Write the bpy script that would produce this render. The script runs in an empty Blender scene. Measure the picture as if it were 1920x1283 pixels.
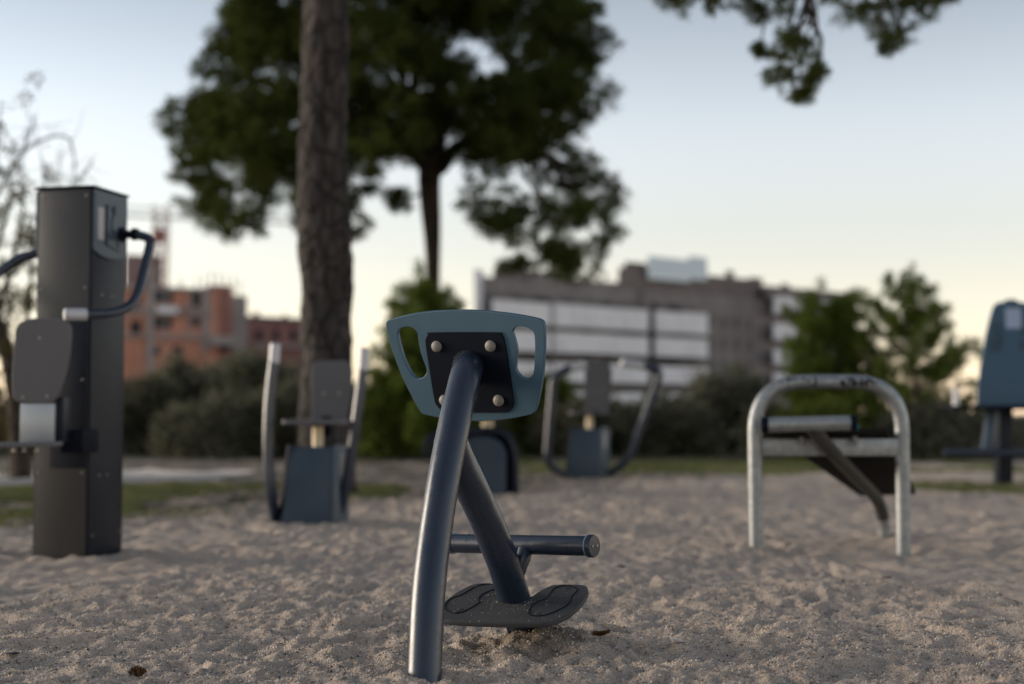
import bpy, bmesh, math, random
import numpy as np
from mathutils import Vector, Matrix
R = math.radians
rng = np.random.default_rng(7)
random.seed(7)
S = bpy.context.scene
COL = S.collection

# ------------------------------------------------------------------ camera
F = 1920 * 50 / 36
CAM_Z = 0.7305
PITCH = math.atan((775 - 641.5) / F)
CP, SP = math.cos(PITCH), math.sin(PITCH)
CAM = Vector((0, 0, CAM_Z))
def ray(px, py):
    u = (px - 960) / F; v = (641.5 - py) / F
    return Vector((u, CP - v * SP, SP + v * CP))
def P(px, py, D):
    d = ray(px, py)
    return CAM + d * (D / d.y)
def hit(px, py, o, n):
    d = ray(px, py)
    return CAM + d * ((o - CAM).dot(n) / d.dot(n))
def Dg(py, z=0.0):
    d = ray(960, py)
    return d.y * (z - CAM_Z) / d.z
def rpx(w, D): return w * 0.5 * D / F

cd = bpy.data.cameras.new('camera'); cam = bpy.data.objects.new('camera', cd); COL.objects.link(cam)
cam.location = CAM; cam.rotation_euler = (math.pi / 2 + PITCH, 0, 0)
cd.lens = 50; cd.sensor_width = 36; cd.sensor_fit = 'HORIZONTAL'
cd.clip_start = 0.1; cd.clip_end = 3000
cd.dof.use_dof = True; cd.dof.focus_distance = 4.3; cd.dof.aperture_fstop = 1.42
S.camera = cam

# ------------------------------------------------------------------ helpers
def tag(o, label=None, cat=None, group=None, kind=None):
    if label: o['label'] = label
    if cat: o['category'] = cat
    if group: o['group'] = group
    if kind: o['kind'] = kind
    return o
def thing(name, loc, label, cat, group=None):
    o = bpy.data.objects.new(name, None); COL.objects.link(o)
    o.location = loc; o.empty_display_size = 0.2
    return tag(o, label, cat, group)
def root_loc(p):
    while p.parent: p = p.parent
    return p.location.copy()
def link(name, me, mat, parent=None, base=None):
    """me holds world coordinates; they are moved into the thing's own frame"""
    b = base if base is not None else (root_loc(parent) if parent else Vector((0, 0, 0)))
    if b.length > 0: me.transform(Matrix.Translation(-Vector(b)))
    o = bpy.data.objects.new(name, me); COL.objects.link(o)
    if mat: me.materials.append(mat)
    if parent: o.parent = parent
    elif base is not None: o.location = b
    return o
def smooth(me, ang=35):
    me.polygons.foreach_set('use_smooth', [True] * len(me.polygons))
    me.set_sharp_from_angle(angle=R(ang)); me.update()
    return me
def np_mesh(name, V, Fc):
    V = np.asarray(V, np.float32); Fc = np.asarray(Fc, np.int32); k = Fc.shape[1]
    me = bpy.data.meshes.new(name)
    me.vertices.add(len(V)); me.vertices.foreach_set('co', V.ravel())
    me.loops.add(Fc.size); me.loops.foreach_set('vertex_index', Fc.ravel())
    me.polygons.add(len(Fc)); me.polygons.foreach_set('loop_start', np.arange(0, Fc.size, k, dtype=np.int32))
    me.update(calc_edges=True); me.validate()
    return me
class MB:
    def __init__(s): s.v = []; s.f = []
    def add(s, vs, fs):
        n = len(s.v); s.v += [tuple(v) for v in vs]; s.f += [tuple(i + n for i in f) for f in fs]
    def hexa(s, c):            # 8 corners: bottom loop 0-3, top loop 4-7
        s.add(c, [(3, 2, 1, 0), (4, 5, 6, 7), (0, 1, 5, 4), (1, 2, 6, 5), (2, 3, 7, 6), (3, 0, 4, 7)])
    def obox(s, c, ax, ay, az):     # centre and half axes
        c, ax, ay, az = map(Vector, (c, ax, ay, az))
        s.hexa([c - ax - ay - az, c + ax - ay - az, c + ax + ay - az, c - ax + ay - az,
                c - ax - ay + az, c + ax - ay + az, c + ax + ay + az, c - ax + ay + az])
    def sweep(s, path, rad, n=24, sec=None, up=None, caps=True):
        path = [Vector(p) for p in path]; m = len(path)
        if not hasattr(rad, '__len__'): rad = [rad] * m
        if sec is None: sec = [(math.cos(2 * math.pi * i / n), math.sin(2 * math.pi * i / n)) for i in range(n)]
        n = len(sec)
        T = []
        for i in range(m):
            t = path[min(i + 1, m - 1)] - path[max(i - 1, 0)]; T.append(t.normalized())
        u = Vector(up) if up else (Vector((0, 0, 1)) if abs(T[0].z) < .9 else Vector((1, 0, 0)))
        vs = []
        for i in range(m):
            u = (u - T[i] * u.dot(T[i])).normalized(); w = T[i].cross(u)
            vs += [path[i] + u * (a * rad[i]) + w * (b * rad[i]) for a, b in sec]
        fs = [(i * n + j, i * n + (j + 1) % n, (i + 1) * n + (j + 1) % n, (i + 1) * n + j) for i in range(m - 1) for j in range(n)]
        if caps: fs += [tuple(reversed(range(n))), tuple(range((m - 1) * n, m * n))]
        s.add(vs, fs)
    def build(s, name, mat, parent=None, base=None, bevel=0, ang=35, seg=2):
        me = bpy.data.meshes.new(name); me.from_pydata([tuple(v) for v in s.v], [], s.f); me.update()
        bm = bmesh.new(); bm.from_mesh(me)
        bmesh.ops.recalc_face_normals(bm, faces=bm.faces)
        if bevel:
            ed = [e for e in bm.edges if len(e.link_faces) == 2 and e.calc_face_angle(0) > R(40)]
            bmesh.ops.bevel(bm, geom=ed, offset=bevel, segments=seg, profile=.5, affect='EDGES', clamp_overlap=True)
        bm.to_mesh(me); bm.free()
        smooth(me, ang)
        return link(name, me, mat, parent, base)
def catmull(pts, k=8, closed=False):
    pts = [Vector(p) for p in pts]; n = len(pts); out = []
    rngi = range(n) if closed else range(n - 1)
    for i in rngi:
        if closed: a, b, c, d = pts[(i - 1) % n], pts[i], pts[(i + 1) % n], pts[(i + 2) % n]
        else: a, b, c, d = pts[max(i - 1, 0)], pts[i], pts[i + 1], pts[min(i + 2, n - 1)]
        for j in range(k):
            t = j / k
            out.append(.5 * ((2 * b) + (c - a) * t + (2 * a - 5 * b + 4 * c - d) * t * t + (3 * b - a - 3 * c + d) * t ** 3))
    if not closed: out.append(pts[-1].copy())
    return out
def fillet(pts, rads, k=8):
    """round the inner corners of a polyline"""
    pts = [Vector(p) for p in pts]; out = [pts[0]]
    if not hasattr(rads, '__len__'): rads = [rads] * (len(pts) - 2)
    for i in range(1, len(pts) - 1):
        p, r = pts[i], rads[i - 1]
        a = (pts[i - 1] - p); b = (pts[i + 1] - p); ra = min(r, a.length * .48); rb = min(r, b.length * .48)
        A = p + a.normalized() * ra; B = p + b.normalized() * rb
        for j in range(k + 1):
            t = j / k; out.append(A * (1 - t) ** 2 + p * 2 * t * (1 - t) + B * t * t)
    out.append(pts[-1]); return out
class Frame:
    def __init__(s, o, n, up):
        s.o = Vector(o); s.n = Vector(n).normalized(); u = Vector(up)
        s.y = (u - s.n * u.dot(s.n)).normalized(); s.x = s.y.cross(s.n)
    def loc(s, px, py):
        d = hit(px, py, s.o, s.n) - s.o
        return Vector((d.dot(s.x), d.dot(s.y), 0))
    def w(s, x, y, z=0): return s.o + s.x * x + s.y * y + s.n * z
    def mat(s):
        m = Matrix((s.x, s.y, s.n)).transposed().to_4x4(); m.translation = s.o; return m
def plate(name, frame, outline, holes, t, bevel, mat, parent=None, off=0, base=None):
    """flat plate with holes; its front face lies at +off along the frame's normal, its body behind it"""
    cu = bpy.data.curves.new(name, 'CURVE'); cu.dimensions = '2D'; cu.fill_mode = 'BOTH'
    cu.extrude = max(t / 2 - bevel, 1e-4); cu.bevel_depth = bevel; cu.bevel_resolution = 2; cu.offset = -bevel
    for lp in [outline] + list(holes):
        sp = cu.splines.new('POLY'); sp.points.add(len(lp) - 1); sp.use_cyclic_u = True
        for p, q in zip(sp.points, lp): p.co = (q[0], q[1], 0, 1)
    ob = bpy.data.objects.new(name, cu); COL.objects.link(ob)
    dg = bpy.context.evaluated_depsgraph_get()
    me = bpy.data.meshes.new_from_object(ob.evaluated_get(dg))
    bpy.data.objects.remove(ob); bpy.data.curves.remove(cu)
    me.materials.clear()
    me.transform(Matrix.Translation((0, 0, off - t / 2))); me.transform(frame.mat())
    smooth(me, 30)
    return link(name, me, mat, parent, base)
def rrect(x0, x1, y0, y1, r, k=6):
    out = []
    for cx, cy, a in ((x1 - r, y1 - r, 0), (x0 + r, y1 - r, 90), (x0 + r, y0 + r, 180), (x1 - r, y0 + r, 270)):
        out += [(cx + r * math.cos(R(a + 90 * j / k)), cy + r * math.sin(R(a + 90 * j / k))) for j in range(k + 1)]
    return out
def rpoly(pts, r, k=6):
    pts = [Vector((p[0], p[1], 0)) for p in pts]; n = len(pts); out = []
    for i in range(n):
        p = pts[i]; a = pts[i - 1] - p; b = pts[(i + 1) % n] - p
        ra = min(r, a.length * .48); rb = min(r, b.length * .48)
        A = p + a.normalized() * ra; B = p + b.normalized() * rb
        out += [A * (1 - t) ** 2 + p * 2 * t * (1 - t) + B * t * t for t in [j / k for j in range(k + 1)]]
    return out
def copy_tree(o, parent=None):
    c = o.copy(); COL.objects.link(c)
    if parent: c.parent = parent
    for ch in list(o.children): copy_tree(ch, c)
    return c

# ------------------------------------------------------------------ materials
class NT:
    def __init__(s, name):
        s.m = bpy.data.materials.new(name); s.m.use_nodes = True; s.t = s.m.node_tree
        s.b = s.t.nodes['Principled BSDF']; s.out = s.t.nodes['Material Output']
        s.tc = s.t.nodes.new('ShaderNodeTexCoord')
    def n(s, kind, **kw):
        nd = s.t.nodes.new(kind)
        for k, v in kw.items():
            if k in nd.inputs: nd.inputs[k].default_value = v
            else: setattr(nd, k, v)
        return nd
    def l(s, a, b): s.t.links.new(a, b)
    def noise(s, scale, detail=4, rough=.55, vec=None, mapscale=None):
        nd = s.n('ShaderNodeTexNoise', Scale=scale, Detail=detail, Roughness=rough)
        src = vec or s.tc.outputs['Object']
        if mapscale:
            mp = s.n('ShaderNodeMapping'); mp.inputs['Scale'].default_value = mapscale; s.l(src, mp.inputs[0]); src = mp.outputs[0]
        s.l(src, nd.inputs['Vector']); return nd.outputs[0]
    def ramp(s, fac, stops):
        r = s.n('ShaderNodeValToRGB'); e = r.color_ramp.elements
        while len(e) < len(stops): e.new(.5)
        for el, (p, c) in zip(e, stops): el.position = p; el.color = (*c, 1) if len(c) == 3 else c
        s.l(fac, r.inputs[0]); return r.outputs[0]
    def mix(s, fac, a, b, mode='MIX'):
        m = s.n('ShaderNodeMix', data_type='RGBA', blend_type=mode)
        for v, i in ((fac, 0), (a, 6), (b, 7)):
            if hasattr(v, 'node'): s.l(v, m.inputs[i])
            else: m.inputs[i].default_value = v if i == 0 else (*v, 1)
        return m.outputs[2]
    def bump(s, h, strength=.3, dist=.01):
        b = s.n('ShaderNodeBump', Strength=strength, Distance=dist); s.l(h, b.inputs['Height']); s.l(b.outputs[0], s.b.inputs['Normal'])
    def set(s, **kw):
        for k, v in kw.items(): s.b.inputs[k.replace('_', ' ')].default_value = v
        return s
def g(v): return (v, v, v)
def paint(name, col, rough=.4, var=.25, metal=0., bump=.03, spec=.5, dust=.1):
    t = NT(name); a = t.noise(3, 5, .6); f = t.noise(45, 4, .6)
    c = t.mix(a, tuple(x * (1 - var) for x in col), tuple(x * (1 + var) for x in col))
    d = t.ramp(t.noise(5, 5, .6), [(.45, g(0)), (.8, g(dust))])
    c = t.mix(d, c, (.22, .19, .16)); t.l(c, t.b.inputs['Base Color'])
    t.l(t.ramp(f, [(.3, g(max(rough - .05, .05))), (.75, g(rough + .07))]), t.b.inputs['Roughness'])
    t.bump(t.noise(220, 3, .6), bump, .002)
    t.set(Metallic=metal, Specular_IOR_Level=spec); return t.m
M = {}
M['navy'] = paint('navy_powder_coat', (.012, .021, .04), .3, .12, 0, .0, .6, .03)
M['navy2'] = paint('navy_panel', (.006, .009, .018), .45, .15, 0, .02, .25, .03)
M['slate'] = paint('slate_blue_panel', (.028, .05, .078), .5, .15, 0, .02, .45, .08)
M['brownp'] = paint('bronze_grey_panel', (.039, .037, .036), .45, .1, .2, .02, .5, .06)
M['greyseat'] = paint('grey_seat_board', (.105, .102, .108), .6, .1, 0, .04, .4, .1)
M['teal'] = paint('teal_composite_board', (.042, .092, .135), .45, .08, 0, .06, .45, .04)
M['infop'] = paint('blue_grey_info_panel', (.065, .092, .12), .45, .1, 0, .02, .4, .05)
M['bboard'] = paint('black_board', (.014, .013, .012), .8, .1, 0, .05, .1, .02)
M['teal2'] = paint('teal_back_panel', (.025, .082, .14), .45, .1, 0, .03, .45, .06)
M['black'] = paint('matt_black_steel', (.007, .009, .015), .6, .2, 0, .02, .05, .01)
M['weld'] = paint('glossy_weld', (.02, .025, .035), .18, .1, .5, .03, .6, 0)
M['shaded_steel'] = paint('shaded_tube_steel', (.05, .047, .043), .6, .2, .1, .03, .3, .05)  # tube steel with the shade under the bench put into its colour
M['rubber'] = paint('dark_rubber', (.04, .04, .042), .7, .15, 0, .15, .35, .12)
M['cap'] = paint('grey_plastic_cap', (.20, .185, .165), .55, .12, 0, .05, .4, .15)
M['alu'] = paint('brushed_aluminium', (.42, .44, .46), .4, .08, .6, .03, .5, .08)
M['grip'] = paint('pale_grip', (.5, .5, .52), .45, .06, .2, .03, .5, .08)
M['cream'] = paint('cream_pivot_tube', (.8, .66, .44), .5, .1, 0, .03, .4, .08)
M['sticker'] = paint('white_sticker', (.42, .4, .4), .6, .1, 0, .03, .4, .1)
M['sticker2'] = paint('blue_white_sticker', (.34, .42, .58), .6, .1, 0, .03, .4, .08)
M['ring'] = paint('light_blue_ring', (.16, .26, .32), .4, .1, 0, .03, .4, .05)
M['screw'] = paint('steel_screw', (.3, .29, .28), .35, .1, .6, .03, .5, .1)
M['ink'] = paint('black_marker', (.012, .014, .02), .6, .1, 0, .02, .3, 0)
M['cyan'] = paint('cyan_plug', (.015, .2, .3), .4, .1, 0, .02, .4, 0)
def galv():
    t = NT('galvanised_steel'); v = t.n('ShaderNodeTexVoronoi', Scale=38.); t.l(t.tc.outputs['Object'], v.inputs['Vector'])
    a = t.ramp(v.outputs['Color'], [(.2, (.25, .27, .28)), (.8, (.33, .34, .34))])
    d = t.ramp(t.noise(7, 6, .7), [(.45, g(0)), (.8, g(.35))])
    t.l(t.mix(d, a, (.2, .19, .17)), t.b.inputs['Base Color'])
    t.l(t.ramp(t.noise(20, 4), [(.3, g(.4)), (.7, g(.56))]), t.b.inputs['Roughness']); t.set(Metallic=.7); t.bump(t.noise(60, 4), .03, .003)
    return t.m
M['galv'] = galv()
def sand_mat():
    t = NT('sand_ground'); geo = t.n('ShaderNodeNewGeometry').outputs['Position']
    big = t.noise(.9, 5, .6, geo); mid = t.noise(14, 5, .65, geo); fine = t.noise(330, 3, .7, geo)
    v = t.n('ShaderNodeTexVoronoi', Scale=210.); t.l(geo, v.inputs['Vector'])
    c = t.mix(t.ramp(mid, [(.3, g(0)), (.7, g(1))]), (.43, .365, .315), (.62, .53, .455))
    c = t.mix(t.ramp(big, [(.35, g(0)), (.7, g(.45))]), c, (.45, .40, .36))
    gr = t.ramp(v.outputs['Color'], [(.0, (.3, .28, .27)), (.2, (.8, .78, .78)), (.45, (1.2, 1.08, .93)), (.7, (1.0, 1.02, 1.06)), (.93, (1.25, 1.22, 1.15)), (1., (1.8, 1.75, 1.68))])
    c = t.mix(.8, c, gr, 'MULTIPLY')
    # grass and bare soil take over beyond the sand area (by place on the ground)
    sep = t.n('ShaderNodeSeparateXYZ'); t.l(geo, sep.inputs[0])
    def mr(x, a, b): 
        m = t.n('ShaderNodeMapRange', interpolation_type='SMOOTHSTEP'); m.inputs[1].default_value = a; m.inputs[2].default_value = b; t.l(x, m.inputs[0]); return m.outputs[0]
    def ma(op, a, b):
        m = t.n('ShaderNodeMath', operation=op)
        for i, q in enumerate((a, b)):
            if hasattr(q, 'node'): t.l(q, m.inputs[i])
            else: m.inputs[i].default_value = q
        return m.outputs[0]
    wob = t.noise(.55, 4, .6, geo)
    wx = ma('ADD', ma('MULTIPLY', sep.outputs[0], -1.35), ma('MULTIPLY', wob, 3.0))
    edge = ma('ADD', sep.outputs[1], wx)       # further left the grass begins nearer
    soil = mr(edge, 13.6, 16.2)
    gp = t.ramp(t.noise(1.6, 5, .6, geo), [(.42, g(0)), (.6, g(1))])
    sc = t.mix(gp, (.19, .155, .125), (.062, .068, .034))
    sc = t.mix(t.ramp(t.noise(30, 3, .6, geo), [(.3, g(0)), (.7, g(.5))]), sc, (.11, .092, .07))
    far = mr(sep.outputs[1], 19, 27)
    sc = t.mix(far, sc, (.05, .052, .032))
    c = t.mix(ma('MULTIPLY', soil, ma('ADD', ma('MULTIPLY', gp, .45), .5)), c, sc)
    c = t.mix(far, c, (.05, .052, .032))
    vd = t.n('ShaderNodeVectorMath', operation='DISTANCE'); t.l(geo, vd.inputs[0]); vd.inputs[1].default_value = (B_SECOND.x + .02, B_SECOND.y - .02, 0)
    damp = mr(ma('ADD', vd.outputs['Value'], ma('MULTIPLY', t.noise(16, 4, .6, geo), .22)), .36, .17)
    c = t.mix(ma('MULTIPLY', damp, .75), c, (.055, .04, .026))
    t.l(c, t.b.inputs['Base Color']); t.set(Roughness=.95, Specular_IOR_Level=.15)
    h = t.n('ShaderNodeMath', operation='ADD'); t.l(v.outputs['Distance'], h.inputs[0]); t.l(fine, h.inputs[1])
    t.bump(h.outputs[0], 1., .006); return t.m
def leaf_mat(name, dark, light, trans=.35):
    t = NT(name); gi = t.n('ShaderNodeNewGeometry')
    c = t.mix(gi.outputs['Random Per Island'], dark, light)
    c = t.mix(t.ramp(t.noise(.8, 3, .5), [(.35, g(0)), (.65, g(.6))]), c, tuple(x * 1.5 for x in light))
    d = t.n('ShaderNodeBsdfDiffuse'); tr = t.n('ShaderNodeBsdfTranslucent'); mx = t.n('ShaderNodeMixShader'); mx.inputs[0].default_value = trans
    t.l(c, d.inputs[0]); t.l(c, tr.inputs[0]); t.l(d.outputs[0], mx.inputs[1]); t.l(tr.outputs[0], mx.inputs[2]); t.l(mx.outputs[0], t.out.inputs[0])
    return t.m
M['pine'] = leaf_mat('pine_needles', (.022, .03, .010), (.062, .078, .02))
M['pine2'] = leaf_mat('bright_pine_needles', (.05, .076, .018), (.125, .165, .034))
M['shrub'] = leaf_mat('dark_shrub_leaves', (.06, .063, .044), (.155, .152, .108))
M['olive'] = leaf_mat('olive_shrub_leaves', (.085, .09, .065), (.19, .19, .14))
M['greenshrub'] = leaf_mat('green_shrub_leaves', (.05, .07, .017), (.125, .15, .034))
M['dryleaf'] = leaf_mat('thin_yellow_leaves', (.04, .038, .017), (.10, .09, .04))
M['grass'] = leaf_mat('short_grass', (.06, .072, .03), (.14, .15, .06))
M['litter'] = leaf_mat('dry_brown_leaf', (.06, .036, .02), (.11, .06, .03))
M['paper'] = paint('paper_scrap', (.7, .7, .72), .8, .1, 0, .1, .3, .1)
M['bluepaper'] = paint('pale_blue_scrap', (.42, .48, .52), .8, .1, 0, .1, .3, .1)
def bark(name, a, b, sc=1.):
    t = NT(name); n1 = t.noise(4.5 * sc, 7, .68, None, (1, 1, .35))
    v = t.n('ShaderNodeTexVoronoi', Scale=10 * sc, feature='DISTANCE_TO_EDGE'); mp = t.n('ShaderNodeMapping'); mp.inputs['Scale'].default_value = (1, 1, .4)
    t.l(t.tc.outputs['Object'], mp.inputs[0]); t.l(mp.outputs[0], v.inputs['Vector'])
    c = t.ramp(n1, [(.3, a), (.65, b)]); crack = t.ramp(v.outputs['Distance'], [(0, g(.35)), (.12, g(1))])
    c = t.mix(.8, c, crack, 'MULTIPLY'); t.l(c, t.b.inputs['Base Color']); t.set(Roughness=.9, Specular_IOR_Level=.2)
    h = t.n('ShaderNodeMath', operation='ADD'); t.l(crack, h.inputs[0]); t.l(n1, h.inputs[1]); t.bump(h.outputs[0], .9, .05); return t.m
M['twigs'] = bark('grey_twig_bark', (.02, .018, .016), (.05, .045, .04), 3)
M['bark'] = bark('pine_bark', (.02, .0175, .0165), (.078, .068, .064))
M['bark2'] = bark('far_pine_bark', (.03, .024, .018), (.08, .062, .046), .8)
def masonry(name, a, b, scale=.25, rough=.85):
    t = NT(name); n1 = t.noise(scale, 6, .6); n2 = t.noise(1.6, 6, .65, None, (1, 1, .3))
    c = t.mix(t.ramp(n1, [(.35, g(0)), (.65, g(1))]), a, b); c = t.mix(t.ramp(n2, [(.42, g(0)), (.75, g(.55))]), c, tuple(x * .6 for x in a))
    t.l(c, t.b.inputs['Base Color']); t.set(Roughness=rough); t.bump(n2, .2, .05); return t.m
M['brick'] = masonry('orange_brick', (.46, .20, .13), (.58, .29, .20))
M['brickred'] = masonry('dull_red_brick', (.25, .115, .095), (.34, .165, .135))
M['mauve'] = masonry('weathered_red_render', (.2, .125, .12), (.26, .175, .17))
M['concrete'] = masonry('raw_concrete', (.27, .235, .225), (.38, .34, .33))
M['darkopen'] = masonry('dark_opening', (.02, .02, .026), (.035, .033, .04))
M['stone'] = masonry('taupe_cladding', (.185, .162, .16), (.25, .222, .22))
M['stoned'] = masonry('dark_taupe_cladding', (.145, .12, .115), (.19, .16, .155))
M['white'] = masonry('white_render', (.78, .76, .80), (.84, .83, .85))
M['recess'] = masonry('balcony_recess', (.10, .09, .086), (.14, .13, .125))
M['pathm'] = masonry('pale_path', (.44, .40, .37), (.52, .48, .44), .8)
M['cranered'] = masonry('faded_red_steel', (.26, .10, .09), (.32, .15, .13))
def glass():
    t = NT('blue_glass'); t.set(Base_Color=(.24, .28, .34, 1), Roughness=.12, Metallic=.5); return t.m
M['glass'] = glass()

# ------------------------------------------------------------------ ground
def vnoise(x, y, seed):
    xi = np.floor(x).astype(np.int64); yi = np.floor(y).astype(np.int64); fx = x - xi; fy = y - yi
    fx = fx * fx * fx * (fx * (fx * 6 - 15) + 10); fy = fy * fy * fy * (fy * (fy * 6 - 15) + 10)
    def h(a, b):
        n = (a * 374761393 + b * 668265263 + seed * 974634) & 0xffffffff
        n = ((n ^ (n >> 13)) * 1274126177) & 0xffffffff
        return ((n ^ (n >> 16)) & 0xffff) / 65535.
    return (h(xi, yi) * (1 - fx) + h(xi + 1, yi) * fx) * (1 - fy) + (h(xi, yi + 1) * (1 - fx) + h(xi + 1, yi + 1) * fx) * fy - .5
B_MAIN = P(795, 1272, 3.92)
B_SECOND = P(987, 1190, 4.60)
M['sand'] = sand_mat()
hr_ = random.Random(12); HOLLOWS = []
for _ in range(230):
    hy_ = 3.6 + 10 * hr_.random() ** 1.5; HOLLOWS.append((hr_.uniform(-.42, .42) * hy_ + hr_.gauss(0, .2), hy_, hr_.uniform(.09, .15), hr_.uniform(.04, .065), hr_.uniform(0, 3.14), hr_.uniform(.008, .02)))
def ground_z(x, y):
    x = np.atleast_1d(np.asarray(x, float)); y = np.atleast_1d(np.asarray(y, float))
    a = .7 * x + .7 * y; b = -.7 * x + .7 * y
    fall = np.clip((30 - y) / 16, 0, 1)
    z = .050 * vnoise(x * .55 + 3, y * .55, 1) + .030 * vnoise(x * 2.1, y * 2.1 + 9, 2)
    n = vnoise(a * 5.2, b * 5.2, 3); z = z + .042 * np.sign(n) * np.abs(n) ** 1.15
    z = z + .025 * vnoise(x * 10, y * 10, 4) + .022 * vnoise(a * 22, b * 22, 5) + .0105 * vnoise(x * 55, y * 55, 6) + .006 * vnoise(x * 120, y * 120, 8)
    z = z * fall
    for hx, hy, hl, hw_, ha, hd in HOLLOWS:
        m = (np.abs(x - hx) < .4) & (np.abs(y - hy) < .4)
        if not m.any(): continue
        dx = x[m] - hx; dy = y[m] - hy; u_ = (dx * math.cos(ha) + dy * math.sin(ha)) / hl; v_ = (-dx * math.sin(ha) + dy * math.cos(ha)) / hw_
        q = u_ * u_ + v_ * v_; z[m] += hd * (-np.exp(-q * q) + .45 * np.exp(-(np.sqrt(q) - 1.35) ** 2 / .08))
    def bump(cx, cy, h, r, sx=1.):
        return h * np.exp(-(((x - cx) / sx) ** 2 + (y - cy) ** 2) / (r * r))
    z = z + bump(B_SECOND.x + .02, B_SECOND.y - .03, .075, .19, 1.3) - bump(B_SECOND.x, B_SECOND.y - .1, .045, .42, 1.3) + bump(B_MAIN.x, B_MAIN.y, .012, .12)
    z = z + bump(-1.92, 7.25, .03, .16, 1.5) + bump(P(1660, 1000, 8.3).x, 8.3, .04, .2) + bump(P(1416, 1040, 7.35).x, 7.35, .02, .14)
    return z
def axis(parts):
    out = []
    for a, b, n in parts: out += list(np.linspace(a, b, n, endpoint=False))
    return out
xs = np.concatenate([-np.geomspace(5.5, 900, 46)[::-1], np.linspace(-5.5, -1.6, 150, endpoint=False), np.linspace(-1.6, 1.6, 330, endpoint=False), np.linspace(1.6, 5.5, 150, endpoint=False), np.geomspace(5.5, 900, 46)])
ys = np.concatenate([np.linspace(-60, 0, 8, endpoint=False), np.linspace(0, 3.3, 40, endpoint=False), np.linspace(3.3, 5.4, 300, endpoint=False), np.geomspace(5.4, 14, 330, endpoint=False), np.geomspace(14, 40, 90, endpoint=False), np.geomspace(40, 1500, 40)])
X, Y = np.meshgrid(xs, ys); Z = ground_z(X, Y)
nx, ny = len(xs), len(ys); idx = np.arange(nx * ny).reshape(ny, nx)
Q = np.stack([idx[:-1, :-1], idx[:-1, 1:], idx[1:, 1:], idx[1:, :-1]], -1).reshape(-1, 4)
me = np_mesh('ground', np.stack([X, Y, Z], -1).reshape(-1, 3), Q)
me.polygons.foreach_set('use_smooth', [True] * len(me.polygons))
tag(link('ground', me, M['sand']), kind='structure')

# gravel grains lying on the sand near the camera
def grains(n, x0, x1, y0, y1, r0, r1, seed):
    r = np.random.default_rng(seed)
    x = r.uniform(x0, x1, n); y = y0 + (y1 - y0) * r.random(n) ** 1.3; rad = r0 + (r1 - r0) * r.random(n) ** 3
    z = ground_z(x, y) + rad * .25
    base = np.array([(1, 0, 0), (-1, 0, 0), (0, 1, 0), (0, -1, 0), (0, 0, 1), (0, 0, -1)], float)
    f = np.array([(0, 2, 4), (2, 1, 4), (1, 3, 4), (3, 0, 4), (2, 0, 5), (1, 2, 5), (3, 1, 5), (0, 3, 5)])
    V = base[None] * r.uniform(.55, 1.2, (n, 6, 1)) + r.normal(0, .15, (n, 6, 3))
    a = r.uniform(0, 6.28, n); c, s = np.cos(a), np.sin(a)
    V = np.stack([V[..., 0] * c[:, None] - V[..., 1] * s[:, None], V[..., 0] * s[:, None] + V[..., 1] * c[:, None], V[..., 2] * .75], -1)
    V = V * rad[:, None, None] + np.stack([x, y, z], -1)[:, None]
    return V.reshape(-1, 3), (f[None] + 6 * np.arange(n)[:, None, None]).reshape(-1, 3)
def gravel_mat():
    t = NT('gravel_grains'); gi = t.n('ShaderNodeNewGeometry')
    c = t.ramp(gi.outputs['Random Per Island'], [(0, (.05, .04, .033)), (.1, (.16, .13, .105)), (.35, (.36, .32, .29)), (.6, (.52, .40, .27)), (.8, (.5, .45, .41)), (.97, (.58, .53, .47)), (1, (.7, .68, .63))])
    t.l(c, t.b.inputs['Base Color']); t.set(Roughness=.85); return t.m
V, Fc = grains(90000, -1.9, 1.9, 3.55, 6.0, .0015, .0062, 3)
tag(link('gravel', np_mesh('gravel', V, Fc), gravel_mat()), 'loose pale and brown grains scattered over the near sand', 'gravel', kind='stuff')

# ------------------------------------------------------------------ path beyond the sand
def strip(pts, h=.035):
    V = []; 
    for (x, y0, y1) in pts: V += [(x, y0, float(ground_z(x, y0)[0]) + h), (x, y1, float(ground_z(x, y1)[0]) + h), (x, y1, -.1), (x, y0, -.1)]
    Fc = []
    for i in range(len(pts) - 1):
        for a in range(4): Fc.append((i * 4 + a, (i + 1) * 4 + a, (i + 1) * 4 + (a + 1) % 4, i * 4 + (a + 1) % 4))
    return np.array(V), np.array(Fc)
pp = []
for i in range(60):
    t = i / 59; x = -16 + 12.9 * t
    yc = 15.3 + .32 * max(0, x + 7) ** 1.18 * .55
    pp.append((x, yc - 1.1, yc + 1.5))
V, Fc = strip(pp)
tag(link('path', np_mesh('path', V, Fc), M['pathm']), kind='structure')

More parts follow.
